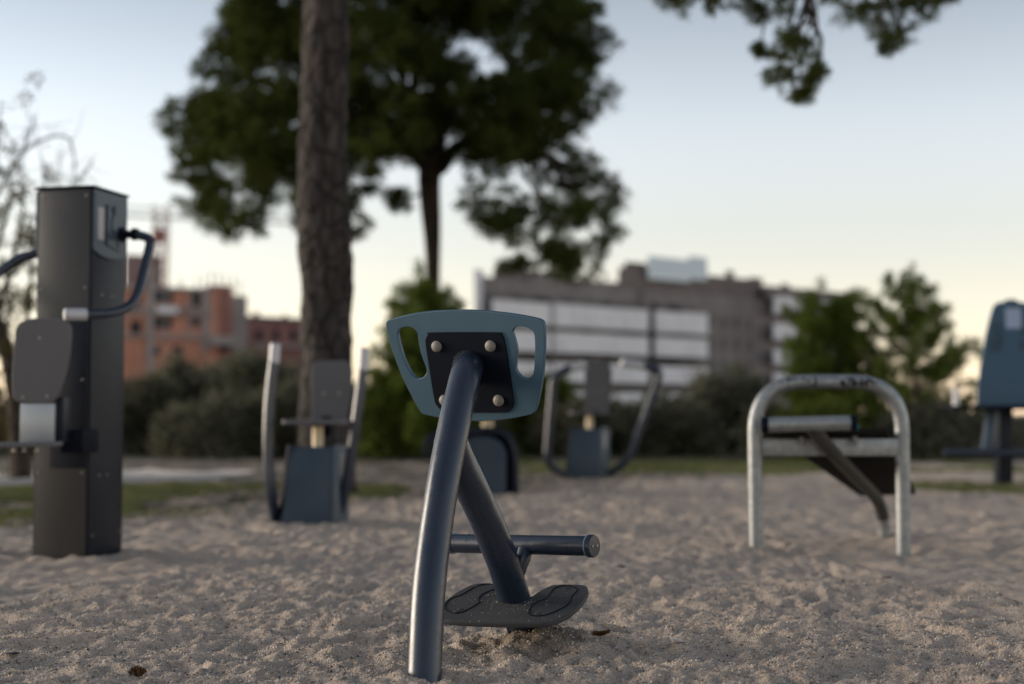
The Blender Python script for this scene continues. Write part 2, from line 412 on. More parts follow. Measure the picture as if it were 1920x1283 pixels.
# ------------------------------------------------------------------ grass tufts
def blades(n, gen, hmin, hmax, seed):
    r = np.random.default_rng(seed); x, y = gen(r, n); z = ground_z(x, y); n = len(x)
    a = r.uniform(0, 6.28, n); h = r.uniform(hmin, hmax, n); w = r.uniform(.003, .007, n); ln = r.normal(0, .5, (n, 2)) * h[:, None]
    b = np.stack([x, y, z - .004], -1); s = np.stack([np.cos(a) * w, np.sin(a) * w, 0 * w], -1)
    tip = b + np.stack([ln[:, 0], ln[:, 1], h], -1)
    return np.stack([b - s, b + s, tip], 1).reshape(-1, 3), np.arange(3 * n).reshape(n, 3)
def gen(r, n):
    x = r.uniform(-7.5, -1.0, n * 4); y = r.uniform(8.4, 14.3, n * 4)
    d = vnoise(x * .9, y * .9, 21) + .5 * vnoise(x * 3, y * 3, 22); lim = y - 1.35 * x - 13.2
    k = (d > -.06) & (lim > r.uniform(-.3, 1.2, n * 4)); x, y = x[k][:n], y[k][:n]
    x2 = r.normal(4.5, .55, n // 9); y2 = r.normal(13.6, .45, n // 9)
    x3 = r.uniform(-1, 7, n); y3 = r.uniform(17, 24, n); k = vnoise(x3 * .7, y3 * .7, 31) > 0
    return np.concatenate([x, x2, x3[k]]), np.concatenate([y, y2, y3[k]])
V, Fc = blades(60000, gen, .015, .055, 5)
tag(link('grass', np_mesh('grass', V, Fc), M['grass']), 'thin patchy grass growing along the edge of the sand', 'grass', kind='stuff')

# ------------------------------------------------------------------ foreground machine
def zoompts(pts, s, ox, oy): return [(ox + a / s, oy + b / s) for a, b in pts]
YAW = R(30)
root = thing('fitness_stand', B_MAIN, 'dark blue tubular exercise stand with teal handle board, sharp in front of the others', 'exercise machine')
pc = [(793, 1300, 3.90), (795, 1272, 3.92), (802, 1124, 3.99), (814.5, 1011, 4.06), (832, 898, 4.13), (854, 785, 4.22), (867, 730, 4.28), (873.5, 703, 4.325), (877.5, 690, 4.38), (879, 686, 4.46)]
path = catmull([P(*p) for p in pc], 10)
mb = MB(); mb.sweep(path, .0478, 48); main_post = mb.build('curved_post', M['navy'], root)
HB_N = Vector((-math.sin(YAW) * .96, -math.cos(YAW) * .96, -.28))
FR = Frame(P(878, 688, 4.435), HB_N, (0, 0, 1))
Z7 = lambda pts: [FR.loc(*q) for q in zoompts(pts, 4.935, 690, 560)]
outl = Z7([(165, 240), (172, 212), (210, 192), (400, 145), (600, 118), (800, 109), (1000, 112), (1200, 128), (1400, 155), (1540, 183), (1600, 203), (1625, 240), (1632, 300), (1632, 450), (1625, 600), (1600, 800), (1570, 950), (1548, 1030), (1520, 1065), (1480, 1080), (1300, 1115), (1100, 1132), (980, 1135), (800, 1122), (640, 1100), (520, 1072), (488, 1052), (466, 1020), (400, 900), (300, 690), (220, 470), (180, 320)])
s1 = Z7([(270, 330), (278, 300), (300, 278), (340, 263), (390, 265), (430, 285), (455, 320), (465, 380), (478, 460), (500, 540), (530, 620), (543, 660), (540, 690), (515, 725), (470, 742), (440, 735), (400, 700), (370, 650), (325, 550), (295, 450), (278, 380)])
s2 = Z7([(1335, 310), (1345, 285), (1370, 265), (1420, 260), (1470, 270), (1510, 295), (1535, 330), (1542, 400), (1543, 500), (1537, 620), (1528, 690), (1505, 725), (1470, 745), (1430, 735), (1390, 700), (1365, 650), (1368, 560), (1375, 480), (1360, 400), (1345, 350)])
cl = lambda l, k=4: catmull(l, k, True)
board = plate('handle_board', FR, cl(outl), [cl(s1), cl(s2)], .016, .0022, M['teal'], root, off=.0)
mp = Z7([(600, 312), (1190, 310), (1235, 330), (1265, 380), (1312, 640), (1352, 930), (1348, 990), (1312, 1035), (1262, 1049), (1000, 1050), (760, 1046), (690, 1030), (645, 985), (622, 930), (580, 680), (541, 420), (545, 365), (565, 328)])
mplate = plate('mounting_plate', FR, cl(mp), [], .006, .0012, M['black'], root, off=.0063)
for bx, by in ((650, 437), (1147, 434), (1222, 937), (722, 935)):
    q = FR.loc(690 + bx / 4.935, 560 + by / 4.935); mb = MB()
    prof = [(.0, .0175), (.004, .0185), (.009, .0165), (.0125, .012), (.0145, .006), (.015, .0005)]
    mb.sweep([FR.w(q.x, q.y, .0063 + h) for h, r in prof], [r for h, r in prof], 28); mb.build('bolt_cap', M['cap'], mplate)
# weld seam round the post's end
mb = MB(); o = FR.loc(879, 687)
mb.sweep([FR.w(o.x + math.cos(a) * .0495 , o.y + math.sin(a) * .0495, .0085) for a in [2 * math.pi * i / 60 for i in range(61)]], [.0045 + .002 * math.sin(i * 2.3) * math.sin(i * .7) for i in range(61)], 8)
mb.build('weld_seam', M['weld'], main_post)
# second post
pc = [(842, 822, 4.19), (858, 862, 4.23), (879, 905, 4.27), (897, 943, 4.31), (912, 975, 4.34), (926, 1010, 4.375), (945, 1060, 4.43), (963, 1118, 4.5), (985, 1185, 4.585), (1000, 1235, 4.64)]
path2 = catmull([P(*p) for p in pc], 8)
mb = MB(); mb.sweep(path2, [.0505] * len(path2), 40); mb.build('leaning_post', M['navy'], root)
mb = MB(); mb.sweep([P(979, 1166, 4.56), P(983, 1179, 4.578), P(991, 1206, 4.61)], .054, 40); mb.build('post_collar', M['black'], root)
# foot plate
FO = P(963, 1122, 4.5); FPN = Vector((-.06, -.22, 1))
FF = Frame(FO, FPN, (0, 1, 0))
Z8 = lambda pts: [FF.loc(*q) for q in zoompts(pts, 4.235, 740, 980)]
fo = Z8([(1085, 585), (1130, 553), (1200, 515), (1262, 494), (1340, 489), (1440, 490), (1508, 496), (1532, 515), (1538, 550), (1520, 590), (1470, 655), (1400, 715), (1320, 760), (1250, 785), (1190, 794), (1100, 797), (960, 797), (830, 796), (600, 789), (460, 779), (390, 770), (322, 752), (300, 725), (335, 680), (400, 620), (480, 560), (540, 525), (600, 496), (660, 482), (740, 480), (792, 488), (835, 530), (900, 580), (1000, 592)])
fplate = plate('foot_plate', FF, cl(fo, 3), [], .016, .004, M['rubber'], root, off=0)
for lp in ([(1070, 730), (1075, 690), (1100, 655), (1150, 625), (1200, 605), (1240, 560), (1260, 530), (1310, 508), (1380, 505), (1430, 515), (1450, 535), (1435, 560), (1405, 590), (1395, 630), (1350, 670), (1280, 705), (1200, 735), (1120, 744)],
           [(405, 690), (405, 650), (440, 610), (530, 575), (590, 540), (660, 503), (740, 490), (785, 497), (800, 525), (740, 550), (690, 575), (668, 605), (672, 630), (650, 652), (590, 687), (530, 714), (465, 722)]):
    c = catmull(Z8(lp), 5, True); c.append(c[0]); mb = MB()
    mb.sweep([FF.w(q.x, q.y, .0004) for q in c], .0022, 6, caps=False); mb.build('footprint_outline', M['black'], fplate)
for bx, by in ((490, 708), (1135, 722), (1358, 522), (520, 690)):
    q = FF.loc(740 + bx / 4.235, 980 + by / 4.235); mb = MB()
    mb.sweep([FF.w(q.x, q.y, 0), FF.w(q.x, q.y, .002), FF.w(q.x, q.y, .0028)], [.009, .0085, .005], 16); mb.build('bolt_head', M['rubber'], fplate)
# sand grains lying on the plate
r_ = np.random.default_rng(4); n = 420; Vs = []; Fs = []
V, Fc = grains(n, 0, 1, 0, 1, .0008, .0024, 9); V = V.reshape(n, 6, 3); V = V - V.mean(1, keepdims=True)
ctr = []
while len(ctr) < n:
    k = random.random(); q = FF.loc(random.uniform(825, 1090), random.uniform(1098, 1168)) if k < .45 else FF.loc(random.gauss(955, 38), random.gauss(1128, 9))
    w = FF.w(q.x, q.y, .001)
    ctr.append((q, w))
inside = []
from mathutils import geometry as G2
poly = [Vector((p.x, p.y)) for p in fo]
def inpoly(q, poly):
    c = False; j = len(poly) - 1
    for i in range(len(poly)):
        a, b = poly[i], poly[j]
        if (a.y > q.y) != (b.y > q.y) and q.x < (b.x - a.x) * (q.y - a.y) / (b.y - a.y) + a.x: c = not c
        j = i
    return c
keep = [i for i in range(n) if inpoly(ctr[i][0], poly)]
V = np.concatenate([V[i] + np.array(ctr[i][1])[None] for i in keep])
f8 = np.array([(0, 2, 4), (2, 1, 4), (1, 3, 4), (3, 0, 4), (2, 0, 5), (1, 2, 5), (3, 1, 5), (0, 3, 5)])
sg = link('sand_grains', np_mesh('sand_grains', V, (f8[None] + 6 * np.arange(len(keep))[:, None, None]).reshape(-1, 3)), bpy.data.materials['gravel_grains'], fplate)
sg['kind'] = 'stuff'
# knee bar
KA, KB = P(850, 1019, 4.66), P(1106, 1024, 4.36); kd = (KB - KA).normalized()
mb = MB(); mb.sweep([KA, KB], .0305, 36); kbar = mb.build('cross_bar', M['navy'], root)
for e, sgn in ((KA, -1), (KB, 1)):
    d = kd * sgn; mb = MB()
    mb.sweep([e - d * .001, e + d * .001, e + d * .013, e + d * .017, e + d * .018], [.0335, .035, .035, .0325, .001], 36); cap = mb.build('end_cap', M['navy'], kbar)
    mb = MB(); mb.sweep([e - d * .0045, e - d * .001], .0345, 36); mb.build('cap_ring', M['ring'], kbar)
    if sgn == 1:
        side = Vector((0, 0, 1)).cross(d).normalized()
        for k in (-1, 1):
            mb = MB(); c = e + d * .0178 + side * .013 * k
            mb.sweep([c, c + d * .0018, c + d * .0022], [.0042, .0038, .001], 14); mb.build('screw', M['screw'], kbar)
mb = MB(); mb.sweep([P(987, 1022, 4.50), P(981, 1046, 4.46), P(966, 1086, 4.46)], .0235, 28); mb.build('brace', M['navy'], root)

# ------------------------------------------------------------------ tower machine on the left
DT = 7.2
TB = P(164, 1043, DT)            # near corner on the ground
ty = R(14)
sx = Vector((math.cos(ty), -math.sin(ty), 0)); sy = Vector((math.sin(ty), math.cos(ty), 0))   # along the front face, into depth
W, DP = .315, .34
H = P(164, 350, DT).z
tower = thing('chest_press_tower', Vector((TB.x, TB.y, 0)) - sx * W / 2 + sy * DP / 2, 'tall bronze and navy box tower with silver hand grip and small backrest', 'exercise machine')
def T(a, b, z): return Vector((TB.x, TB.y, 0)) + sx * (a - W) + sy * b + Vector((0, 0, z))
def tb(name, a0, a1, b0, b1, z0, z1, mat, parent=tower, bev=.003):
    mb = MB(); mb.hexa([T(a0, b0, z0), T(a1, b0, z0), T(a1, b1, z0), T(a0, b1, z0), T(a0, b0, z1), T(a1, b0, z1), T(a1, b1, z1), T(a0, b1, z1)])
    return mb.build(name, mat, parent, bevel=bev)
colm = tb('column', 0, W, .004, DP, -.15, H - .006, M['navy2'])
tb('front_panel', .012, W - .012, -.004, .0035, -.12, H - .012, M['brownp'], colm, .001)
tb('top_cap', -.012, W + .012, -.014, DP + .014, H - .005, H + .006, M['black'])
def zT(py, D=7.2): return P(164, py, D).z
# info panels on both sides, with a curved lower edge
for side in (1, 0):
    a = W + .0005 if side else -.0005; n = sx if side else -sx
    f = Frame(T(a, 0, zT(480)), n, (0, 0, 1)); wd = DP - .01
    hh = H - .012 - zT(480)
    sgn = f.x.dot(sy)
    ol = [(sgn * (.004), hh), (sgn * (.004), .035)] + [(sgn * (.004 + wd * t), .035 - .035 * math.sin(math.pi * t) ** .6) for t in [i / 14 for i in range(1, 14)]] + [(sgn * (wd), .035), (sgn * (wd), hh)]
    ip = plate('info_panel', f, ol, [], .012, .002, M['infop'], tower, off=.012)
    if side:
        X = lambda t: sgn * wd * t
        def card(name, t0, t1, y0, y1, mat, off=.0135):
            plate(name, f, rrect(min(X(t0), X(t1)), max(X(t0), X(t1)), y0, y1, .004, 3), [], .0012, .0003, mat, ip, off=off)
        yy = lambda py: (zT(py) - zT(480))
        card('instruction_sticker', .10, .27, yy(447), yy(386), M['sticker'])
        mb = MB()
        def line(pts, r=.003): mb.sweep([f.w(X(t), yy(p), .0125) for t, p in pts], r, 6)
        line([(.35, 378), (.35, 455)], .007); line([(.35, 455), (.72, 462)], .004)
        line([(.5, 380), (.56, 392), (.5, 410), (.52, 425), (.66, 432), (.7, 455)], .004); line([(.52, 400), (.64, 388)], .003); line([(.56, 392), (.6, 376)], .005)
        line([(.45, 432), (.5, 440), (.62, 440)], .003)
        mb.build('pictogram', M['ink'], ip)
for (a, py) in ((.03, 366), (W - .035, 366), (.03, 541), (W - .035, 539), (.03, 887), (W - .035, 887), (W - .035, 712)):
    c = T(a, -.004 if py != 712 else -.012, zT(py)); mb = MB(); mb.sweep([c, c - sy * .003], [.006, .005], 12); mb.build('bolt', M['screw'], colm)
for (b, py) in ((.1, 550), (.2, 550), (.1, 893), (.18, 893), (.04, 1005), (DP - .03, 1005)):
    c = T(W, b, zT(py)); mb = MB(); mb.sweep([c, c + sx * .003], [.006, .005], 12); mb.build('bolt', M['screw'], colm)
# pivots and swing arms
def arm(side):
    pa = W + .012 if side else -.012; n = sx if side else -sx
    pv = T(pa, .27, zT(440, 7.45)); mb = MB()
    mb.sweep([pv - n * .004, pv + n * .012, pv + n * .012, pv + n * .07, pv + n * .07, pv + n * .095], [.042, .038, .022, .022, .034, .03], 28)
    mb.build('pivot', M['black'], tower)
    k = pv + n * .08
    if side: pts = [k, P(284, 447, 7.42), P(256, 566, 7.22), P(218, 588, 7.07), P(163, 590, 6.98)]
    else:
        pts = [k, P(20, 470, 7.25), P(-30, 560, 7.05), P(-36, 590, 6.95), P(10, 592, 6.9)]
        pts = [T(-.012, .12, zT(462)), T(-.14, .05, zT(478)), T(-.24, -.05, zT(520)), T(-.27, -.2, zT(585)), T(-.15, -.27, zT(592))]
    mb = MB(); mb.sweep(fillet(pts, [.05, .13, .09]), .024, 24, up=(0, 0, 1)); am = mb.build('swing_arm', M['navy'], tower)
    e = pts[-1]; d = (pts[-1] - pts[-2]).normalized()
    if side: ge = P(120, 590, 6.93)
    else: ge = e + d * .12
    d = (ge - e).normalized()
    mb = MB(); mb.sweep([e, e + d * .003, ge - d * .006, ge], [.026, .031, .031, .026], 24); mb.build('grip', M['grip'], am)
arm(1); arm(0)
# backrest, seat and bracket stand in front of the column
DB = 6.84
fb = Frame(P(76, 680, DB), (-.10, -1, -.05), (0, 0, 1))
bp = [fb.loc(*q) for q in ((27, 640), (29, 618), (45, 601), (80, 596), (115, 599), (130, 610), (132, 635), (125, 690), (108, 741), (95, 753), (60, 756), (32, 753), (24, 740), (22, 700))]
br = plate('backrest', fb, cl(bp), [], .02, .004, M['greyseat'], tower, off=0)
for q in ((74, 634), (43, 745), (88, 743)):
    c = fb.loc(*q); mb = MB(); mb.sweep([fb.w(c.x, c.y, 0), fb.w(c.x, c.y, .0025)], [.008, .007], 12); mb.build('bolt', M['screw'], br)
def boxpx(name, x0, x1, y0, y1, D0, D1, mat, parent, bev=.004, skew=0):
    """box whose front face spans these image points at depth D0 and whose body runs back to D1"""
    mb = MB(); a, b, c, d = P(x0, y1, D0), P(x1, y1, D0), P(x1 + skew, y0, D0), P(x0 + skew, y0, D0); k = Vector((0, D1 - D0, 0))
    mb.hexa([a, b, b + k, a + k, d, c, c + k, d + k]); return mb.build(name, mat, parent, bevel=bev)
boxpx('bracket', 36, 100, 757, 832, DB + .02, DB + .14, M['alu'], tower, skew=2)
boxpx('bracket_side', 101, 119, 745, 830, DB + .05, DB + .16, M['navy2'], tower)
boxpx('support_arm', 112, 155, 806, 850, DB + .15, 7.26, M['black'], tower, .006)
tb('reflection_panel', .10, W - .016, -.012, -.0045, zT(878), zT(596), M['navy2'], colm, .001)  # added dark sheet, stands for the backrest's reflection in the front panel
sm = MB(); sa = [P(-60, 841, DB - .42), P(100, 838, DB - .36), P(119, 836, DB + .08), P(-30, 839, DB + .1)]
sm.hexa([p - Vector((0, 0, .0)) for p in sa] + [p + Vector((0, 0, .022)) for p in sa]); seat = sm.build('seat', M['greyseat'], tower, bevel=.006)
for px in (27, 45, 68):
    mb = MB(); c = P(px, 843, DB - .2); mb.sweep([c + Vector((0, 0, .012)), c - Vector((0, 0, .012))], .01, 12); mb.build('bolt', M['screw'], seat)

# ------------------------------------------------------------------ seated machines behind
def press(name, label, D, ox, oy, sc, arms, group, bh=1.):
    """pixel-like local units: x, y of the machine nearest the big trunk, scaled and moved"""
    def q(x, y, dd=0): return P(ox + (x - 570) * sc, oy + (y - 985) * sc, D + dd)
    base = q(575, 985); base.z = 0
    t = thing(name, base, label, 'exercise machine', group)
    mb = MB(); mb.hexa([q(524, 1000), q(619, 1000), q(640, 985, .36), q(540, 985, .36), q(541, 838, .06), q(626, 838, .06), q(648, 838, .36), q(560, 838, .36)])
    hs = mb.build('housing', M['slate'], t, bevel=.012)
    mb = MB(); mb.hexa([q(519, 1000, .03), q(526, 1000, .0), q(545, 985, .37), q(538, 985, .37), q(537, 834, .08), q(544, 834, .05), q(562, 836, .38), q(556, 836, .38)]); mb.build('side_plate', M['black'], hs, bevel=.004)  # left plate coloured black to stand for shade on that side
    mb = MB(); mb.hexa([q(620, 1000, .0), q(626, 1000, .0), q(655, 975, .38), q(648, 975, .38), q(625, 834, .05), q(632, 834, .05), q(655, 836, .38), q(650, 836, .38)]); sp = mb.build('side_plate', M['infop'], hs, bevel=.004)
    mb = MB(); mb.hexa([q(636.5, 895, .14), q(638, 895, .14), q(645, 893, .2), q(643, 893, .2), q(636.5, 850, .14), q(638, 850, .14), q(645, 851, .2), q(643, 851, .2)]); mb.build('info_sticker', M['sticker'], sp)
    mb = MB(); mb.sweep([q(596, 845, .22), q(596, 800, .22)], rpx(21 * sc, D), 20); mb.build('pivot_post', M['cream'], t)
    f = Frame(q(596, 795, .22), (0, 0, 1), (0, 1, 0)); h = rpx(118 * sc, D)
    plate('seat', f, rrect(-h * 1.02, h * .95, -.24, .2, .06), [], .035, .008, M['greyseat'], t, off=.03)
    fb = Frame(q(621, 738 - 34 * (bh - 1) * 2, .4), (-.06, -1, .08), (0, 0, 1)); hw = rpx(82 * sc, D); hh = rpx(132 * sc * bh, D)
    bpts = [(-hw, hh * .72), (-hw * .8, hh * .97), (hw * .7, hh), (hw * 1.02, hh * .8), (hw * .92, -hh * .2), (hw * .6, -hh), (-hw * .9, -hh * .96)]
    brs = plate('backrest', fb, rpoly(bpts, .05), [], .025, .005, M['greyseat'], t, off=0)
    for sg in (-.36, .36):
        mb = MB(); c = fb.w(sg * hw, 0, 0); mb.sweep([c, c + fb.n * .003], [.011, .009], 12); mb.build('bolt', M['screw'], brs)
    mb = MB(); mb.obox(q(612, 800, .38), (.03, 0, 0), (0, .012, 0), (0, 0, .07)); mb.build('backrest_bracket', M['black'], t, bevel=.003)
    arms(t, q, D)
    return t
def curved_arms(t, q, D):
    sec = [(-.55, -1), (.55, -1), (.55, 1), (-.55, 1)]
    for pts, g0 in (([(514, 676, .0), (505, 760, -.02), (503, 850, -.02), (509, 925, 0), (517, 975, .08)], (516.5, 644, .0)),
                    ([(681, 690, .2), (671, 770, .18), (662, 830, .17), (650, 905, .17), (634, 968, .2)], (683, 652, .2))):
        mb = MB(); path = catmull([q(*p) for p in pts], 10)
        mb.sweep(path, .034, sec=sec, up=(.75, -.66, 0)); a = mb.build('handle_arm', M['navy'], t, bevel=.008)
        mb = MB(); e = q(*pts[0]); ge = q(*g0); d = (ge - e).normalized()
        mb.sweep([e - d * .02, e - d * .015, ge - d * .006, ge], [.03, .035, .035, .028], 20); mb.build('grip', M['grip'], a)
    mb = MB(); mb.sweep([q(512, 970, .1), q(640, 968, .22)], .03, 16); mb.build('axle', M['black'], t)
DA = Dg(985)
press('seated_press', 'seated machine with two upright curved arms in front of the thick pine trunk', DA, 570, 985, 1, curved_arms, 'seated exercise machines')
D3 = Dg(898)
def bent_arms(t, q, D):
    def pq(x, y, dd=0): return P(x, y, D + dd)
    for pts, ge, rr in (([(1070, 690, -.1), (1038, 705, -.12), (1025, 870, -.1), (1062, 892, .05)], (1098, 684, -.1), 13), ([(1206, 686, .2), (1241, 694, .2), (1180, 862, .2), (1142, 890, .25)], (1164, 680, .15), 13)):
        r = rpx(rr * 1.15, D); path = fillet([pq(*p) for p in pts], [.12, .14])
        mb = MB(); mb.sweep(path, r, 18); a = mb.build('handle_arm', M['navy'], t)
        e = pq(*pts[0]); gg = pq(*ge); d = (gg - e).normalized(); mb = MB(); mb.sweep([e, gg - d * .01, gg], [r * 1.15, r * 1.15, r * .9], 18); mb.build('grip', M['grip'], a)
press('seated_press', 'farther seated machine with bent tube arms and tall grey backrest, by the white balconies', D3, 1089, 898, .64, bent_arms, 'seated exercise machines', 1.22)

# middle machine, mostly hidden by the front stand
DM = Dg(924)
mid = thing('leg_press', P(925, 924, DM), 'low rounded slate machine half hidden behind the sharp front stand', 'exercise machine', 'seated exercise machines')
ff = Frame(P(900, 870, DM), (-.12, -1, .0), (0, 0, 1))
hp = [ff.loc(*q) for q in ((868, 950), (868, 830), (880, 819), (915, 818), (938, 828), (948, 850), (948, 950))]
plate('housing', ff, rpoly(hp, .05), [], .42, .01, M['slate'], mid, off=.0)
sec = [(-.3, -1), (.3, -1), (.3, 1), (-.3, 1)]
mb = MB(); mb.sweep(fillet([P(800, 860, DM - .1), P(800, 822, DM - .1), P(905, 812, DM + .08), P(944, 815, DM + .1), P(960, 850, DM + .1), P(958, 940, DM + .1)], [.12, .05, .15, .2]), .1, sec=sec, up=(0, 0, 1)); mb.build('frame_band', M['navy2'], mid, bevel=.01)
mb = MB(); mb.sweep([P(914, 818, DM + .15), P(914, 780, DM + .15)], rpx(22, DM), 20); mb.build('pivot_post', M['cream'], mid)
f = Frame(P(905, 782, DM + .2), (0, 0, 1), (0, 1, 0)); plate('seat', f, rrect(-.22, .22, -.22, .22, .06), [], .035, .008, M['greyseat'], mid, off=.02)
fb = Frame(P(925, 720, DM + .35), (-.06, -1, .08), (0, 0, 1)); plate('backrest', fb, rpoly([(-.15, .24), (.14, .25), (.12, -.25), (-.13, -.25)], .05), [], .025, .005, M['greyseat'], mid, off=0)

# ------------------------------------------------------------------ galvanised bench frame on the right
DF = Dg(1040)
bench = thing('sit_up_bench', P(1555, 1040, DF), 'galvanised arch frame holding a sloping dark bench board and padded roller', 'exercise bench')
r0 = rpx(27, DF)
pth = fillet([P(1419, 1075, DF), P(1414, 716, DF), P(1690, 716, DF + .02), P(1695, 1070, DF + .02)], [.27, .26], 14)
mb = MB(); mb.sweep(pth, r0, 32, up=(0, -1, 0)); arch = mb.build('arch_tube', M['galv'], bench)
# graffiti scribbles on the arch top
rs = random.Random(5); mbs = (MB(), MB())
for x in list(range(1466, 1535, 8)) + list(range(1575, 1640, 7)):
    p = [P(x + rs.uniform(-4, 4), 716 + rs.uniform(-9, 9), DF + .01 ) for _ in range(4)]
    def onto(v):
        c = P(1550, 716, DF + .01); dz = max(-.9, min(.9, (v.z - c.z) / r0)); return Vector((v.x, c.y - r0 * math.sqrt(1 - dz * dz) - .0005, c.z + dz * r0))
    mbs[x > 1550].sweep([onto(v) for v in catmull(p, 4)], .0035, 6)
for m__ in mbs: m__.build('scribble', M['ink'], arch)
boxpx('cross_plate', 1425, 1684, 823, 855, DF - .006, DF + .006, M['galv'], bench, .002)
RA, RB = P(1432, 797, DF - .17), P(1601, 793, DF - .20); rd = (RB - RA).normalized()
mb = MB(); mb.sweep([RA, RB], rpx(28, DF - .18), 32); roll = mb.build('roller', M['galv'], bench)
for e, s_ in ((RA, -1), (RB, 1)):
    mb = MB(); d = rd * s_; mb.sweep([e - d * .02, e, e + d * .012, e + d * .014], [r0 * 1.06] * 3 + [r0 * .8], 28); mb.build('end_cap', M['black'], roll)
mb = MB(); c = P(1607, 801, DF - .16); mb.sweep([c - rd * .004, c + rd * .006], .017, 16); mb.build('plug', M['cyan'], roll)
mb = MB(); spn = fillet([P(1520, 800, DF - .18), P(1565, 853, DF - .03), P(1655, 945, DF + .9), P(1662, 1045, DF + .93)], [.1, .25])
mb.sweep(spn[:17], rpx(26, DF), 24); sp_ = mb.build('spine_tube', M['shaded_steel'], bench)  # continues as the rear leg; coloured darker for its shaded underside
mb = MB(); mb.sweep(spn[16:], rpx(26, DF), 24); mb.build('rear_leg', M['galv'], bench)
NA, NB = P(1440, 815, DF - .08), P(1668, 812, DF - .05)
FA, FB = P(1612, 931, DF + 1.12), P(1717, 928, DF + 1.05)
nb = MB(); up = Vector((0, -.05, .028))
def lerp(a, b, t): return a + (b - a) * t
loops = [lerp(NA, NB, .02), lerp(NA, NB, .98), FB, FA]
nb.hexa(loops + [p + Vector((0, 0, .03)) for p in loops]); nb.build('bench_board', M['bboard'], bench, bevel=.008)
for px in (1502, 1601):
    mb = MB(); c = P(px, 822, DF - .02); mb.sweep([c, c - Vector((0, .02, 0)), c - Vector((0, .03, .0)), c - Vector((0, .034, .035))], [.016, .016, .012, .014], 14); mb.build('bolt', M['cap'], bench)

# ------------------------------------------------------------------ teal backed machine at the right edge
DR = Dg(912)
seat_m = thing('twist_machine', P(1886, 912, DR), 'teal panelled machine with white sticker and scribbled marks at the right edge', 'exercise machine')
fr = Frame(P(1900, 680, DR), (-.04, -1, .05), (0, 0, 1))
half = [(1832, 762), (1833, 735), (1838, 690), (1848, 630), (1858, 590), (1864, 573), (1872, 567), (1884, 566), (1886, 562), (1900, 561)]
lo = [fr.loc(*p) for p in half]; ol = lo + [Vector((-p.x, p.y, 0)) for p in reversed(lo[:-1])]
bpn = plate('back_panel', fr, ol, [], .03, .005, M['teal2'], seat_m, off=0)
a, b = fr.loc(1886, 616), fr.loc(1914, 578); plate('instruction_sticker', fr, rrect(a.x, b.x, a.y, b.y, .008, 3), [], .0012, .0003, M['sticker2'], bpn, off=.0015)
mbs = (MB(), MB())
for strokes in ([(1864, 612), (1864, 624), (1870, 629), (1876, 622), (1876, 611), (1869, 608), (1864, 612)], [(1858, 634), (1858, 650), (1866, 651)], [(1866, 634), (1867, 652)], [(1872, 630), (1873, 652), (1880, 640), (1878, 630)], [(1858, 658), (1880, 657)],
                [(1918, 612), (1914, 622), (1920, 630), (1927, 622), (1922, 611)], [(1912, 648), (1920, 648), (1928, 640)], [(1914, 640), (1915, 656)]):
    mbs[strokes[0][0] > 1900].sweep([fr.w(q.x, q.y, .001) for q in [fr.loc(*s) for s in strokes]], .006, 6)
for m__ in mbs: m__.build('scribble', M['ink'], bpn)
boxpx('seat', 1794, 2006, 760, 769, DR - .35, DR + .1, M['black'], seat_m, .01)
for px in (1792, 2008):
    mb = MB(); mb.sweep([P(px, 775, DR - .2), P(px, 766, DR - .2)], rpx(10, DR), 14); st = mb.build('handle_stem', M['black'], seat_m)
    mb = MB(); mb.sweep([P(px + 1, 768, DR - .2), P(px, 732, DR - .2), P(px, 728, DR - .2)], [rpx(13, DR), rpx(11, DR), rpx(7, DR)], 16); mb.build('grip', M['grip'], st)
mb = MB(); mb.sweep([P(1860, 764, DR - .1), P(1848, 850, DR - .28)], rpx(20, DR), 18); mb.build('strut', M['slate'], seat_m)
mb = MB(); mb.sweep([P(1770, 849, DR - .3), P(2030, 849, DR - .3)], rpx(15, DR), 18); mb.build('foot_bar', M['navy'], seat_m)
boxpx('post', 1873, 1900, 764, 935, DR, DR + .16, M['navy2'], seat_m, .006)

# ------------------------------------------------------------------ foliage
def leaf_tris(C, L, Wd, r, outdir=None, k=.5):
    n = len(C); d = r.normal(size=(n, 3))
    if outdir is not None: d = d * (1 - k) + outdir * k * 1.6
    d /= np.linalg.norm(d, axis=1, keepdims=True) + 1e-9
    s = np.cross(d, r.normal(size=(n, 3))); s /= np.linalg.norm(s, axis=1, keepdims=True) + 1e-9
    l = (L * r.uniform(.6, 1.3, n))[:, None]; w = (Wd * r.uniform(.6, 1.3, n))[:, None]
    return np.stack([C - s * w / 2, C + s * w / 2, C + d * l], 1).reshape(-1, 3), np.arange(3 * n).reshape(n, 3)
def blob_leaves(clumps, per, L, Wd, seed, shell=.45):
    """clumps: (x, y, z, rx, ry, rz); leaves thickest towards each clump's rim"""
    r = np.random.default_rng(seed); Cs = []; Ds = []
    for c in clumps:
        vol = c[3] * c[4] * c[5]; n = max(12, int(per * vol ** .72))
        d = r.normal(size=(n, 3)); d /= np.linalg.norm(d, axis=1, keepdims=True)
        rr = (shell + (1 - shell) * r.random(n)) ** .8 * (1 + .18 * r.normal(size=n))
        Cs.append(np.array(c[:3]) + d * rr[:, None] * np.array(c[3:6])); Ds.append(d)
    return leaf_tris(np.concatenate(Cs), L, Wd, r, np.concatenate(Ds))
def tufts(clumps, n, r0, r1, seed, flat=.7):
    rs = random.Random(seed); out = []
    for c in clumps:
        for _ in range(n):
            while True:
                d = Vector((rs.uniform(-1, 1), rs.uniform(-1, 1), rs.uniform(-1, 1)))
                if d.length < 1: break
            r = rs.uniform(r0, r1); out.append((c[0] + d.x * c[3], c[1] + d.y * c[4], c[2] + d.z * c[5], r, r, r * flat))
    return out
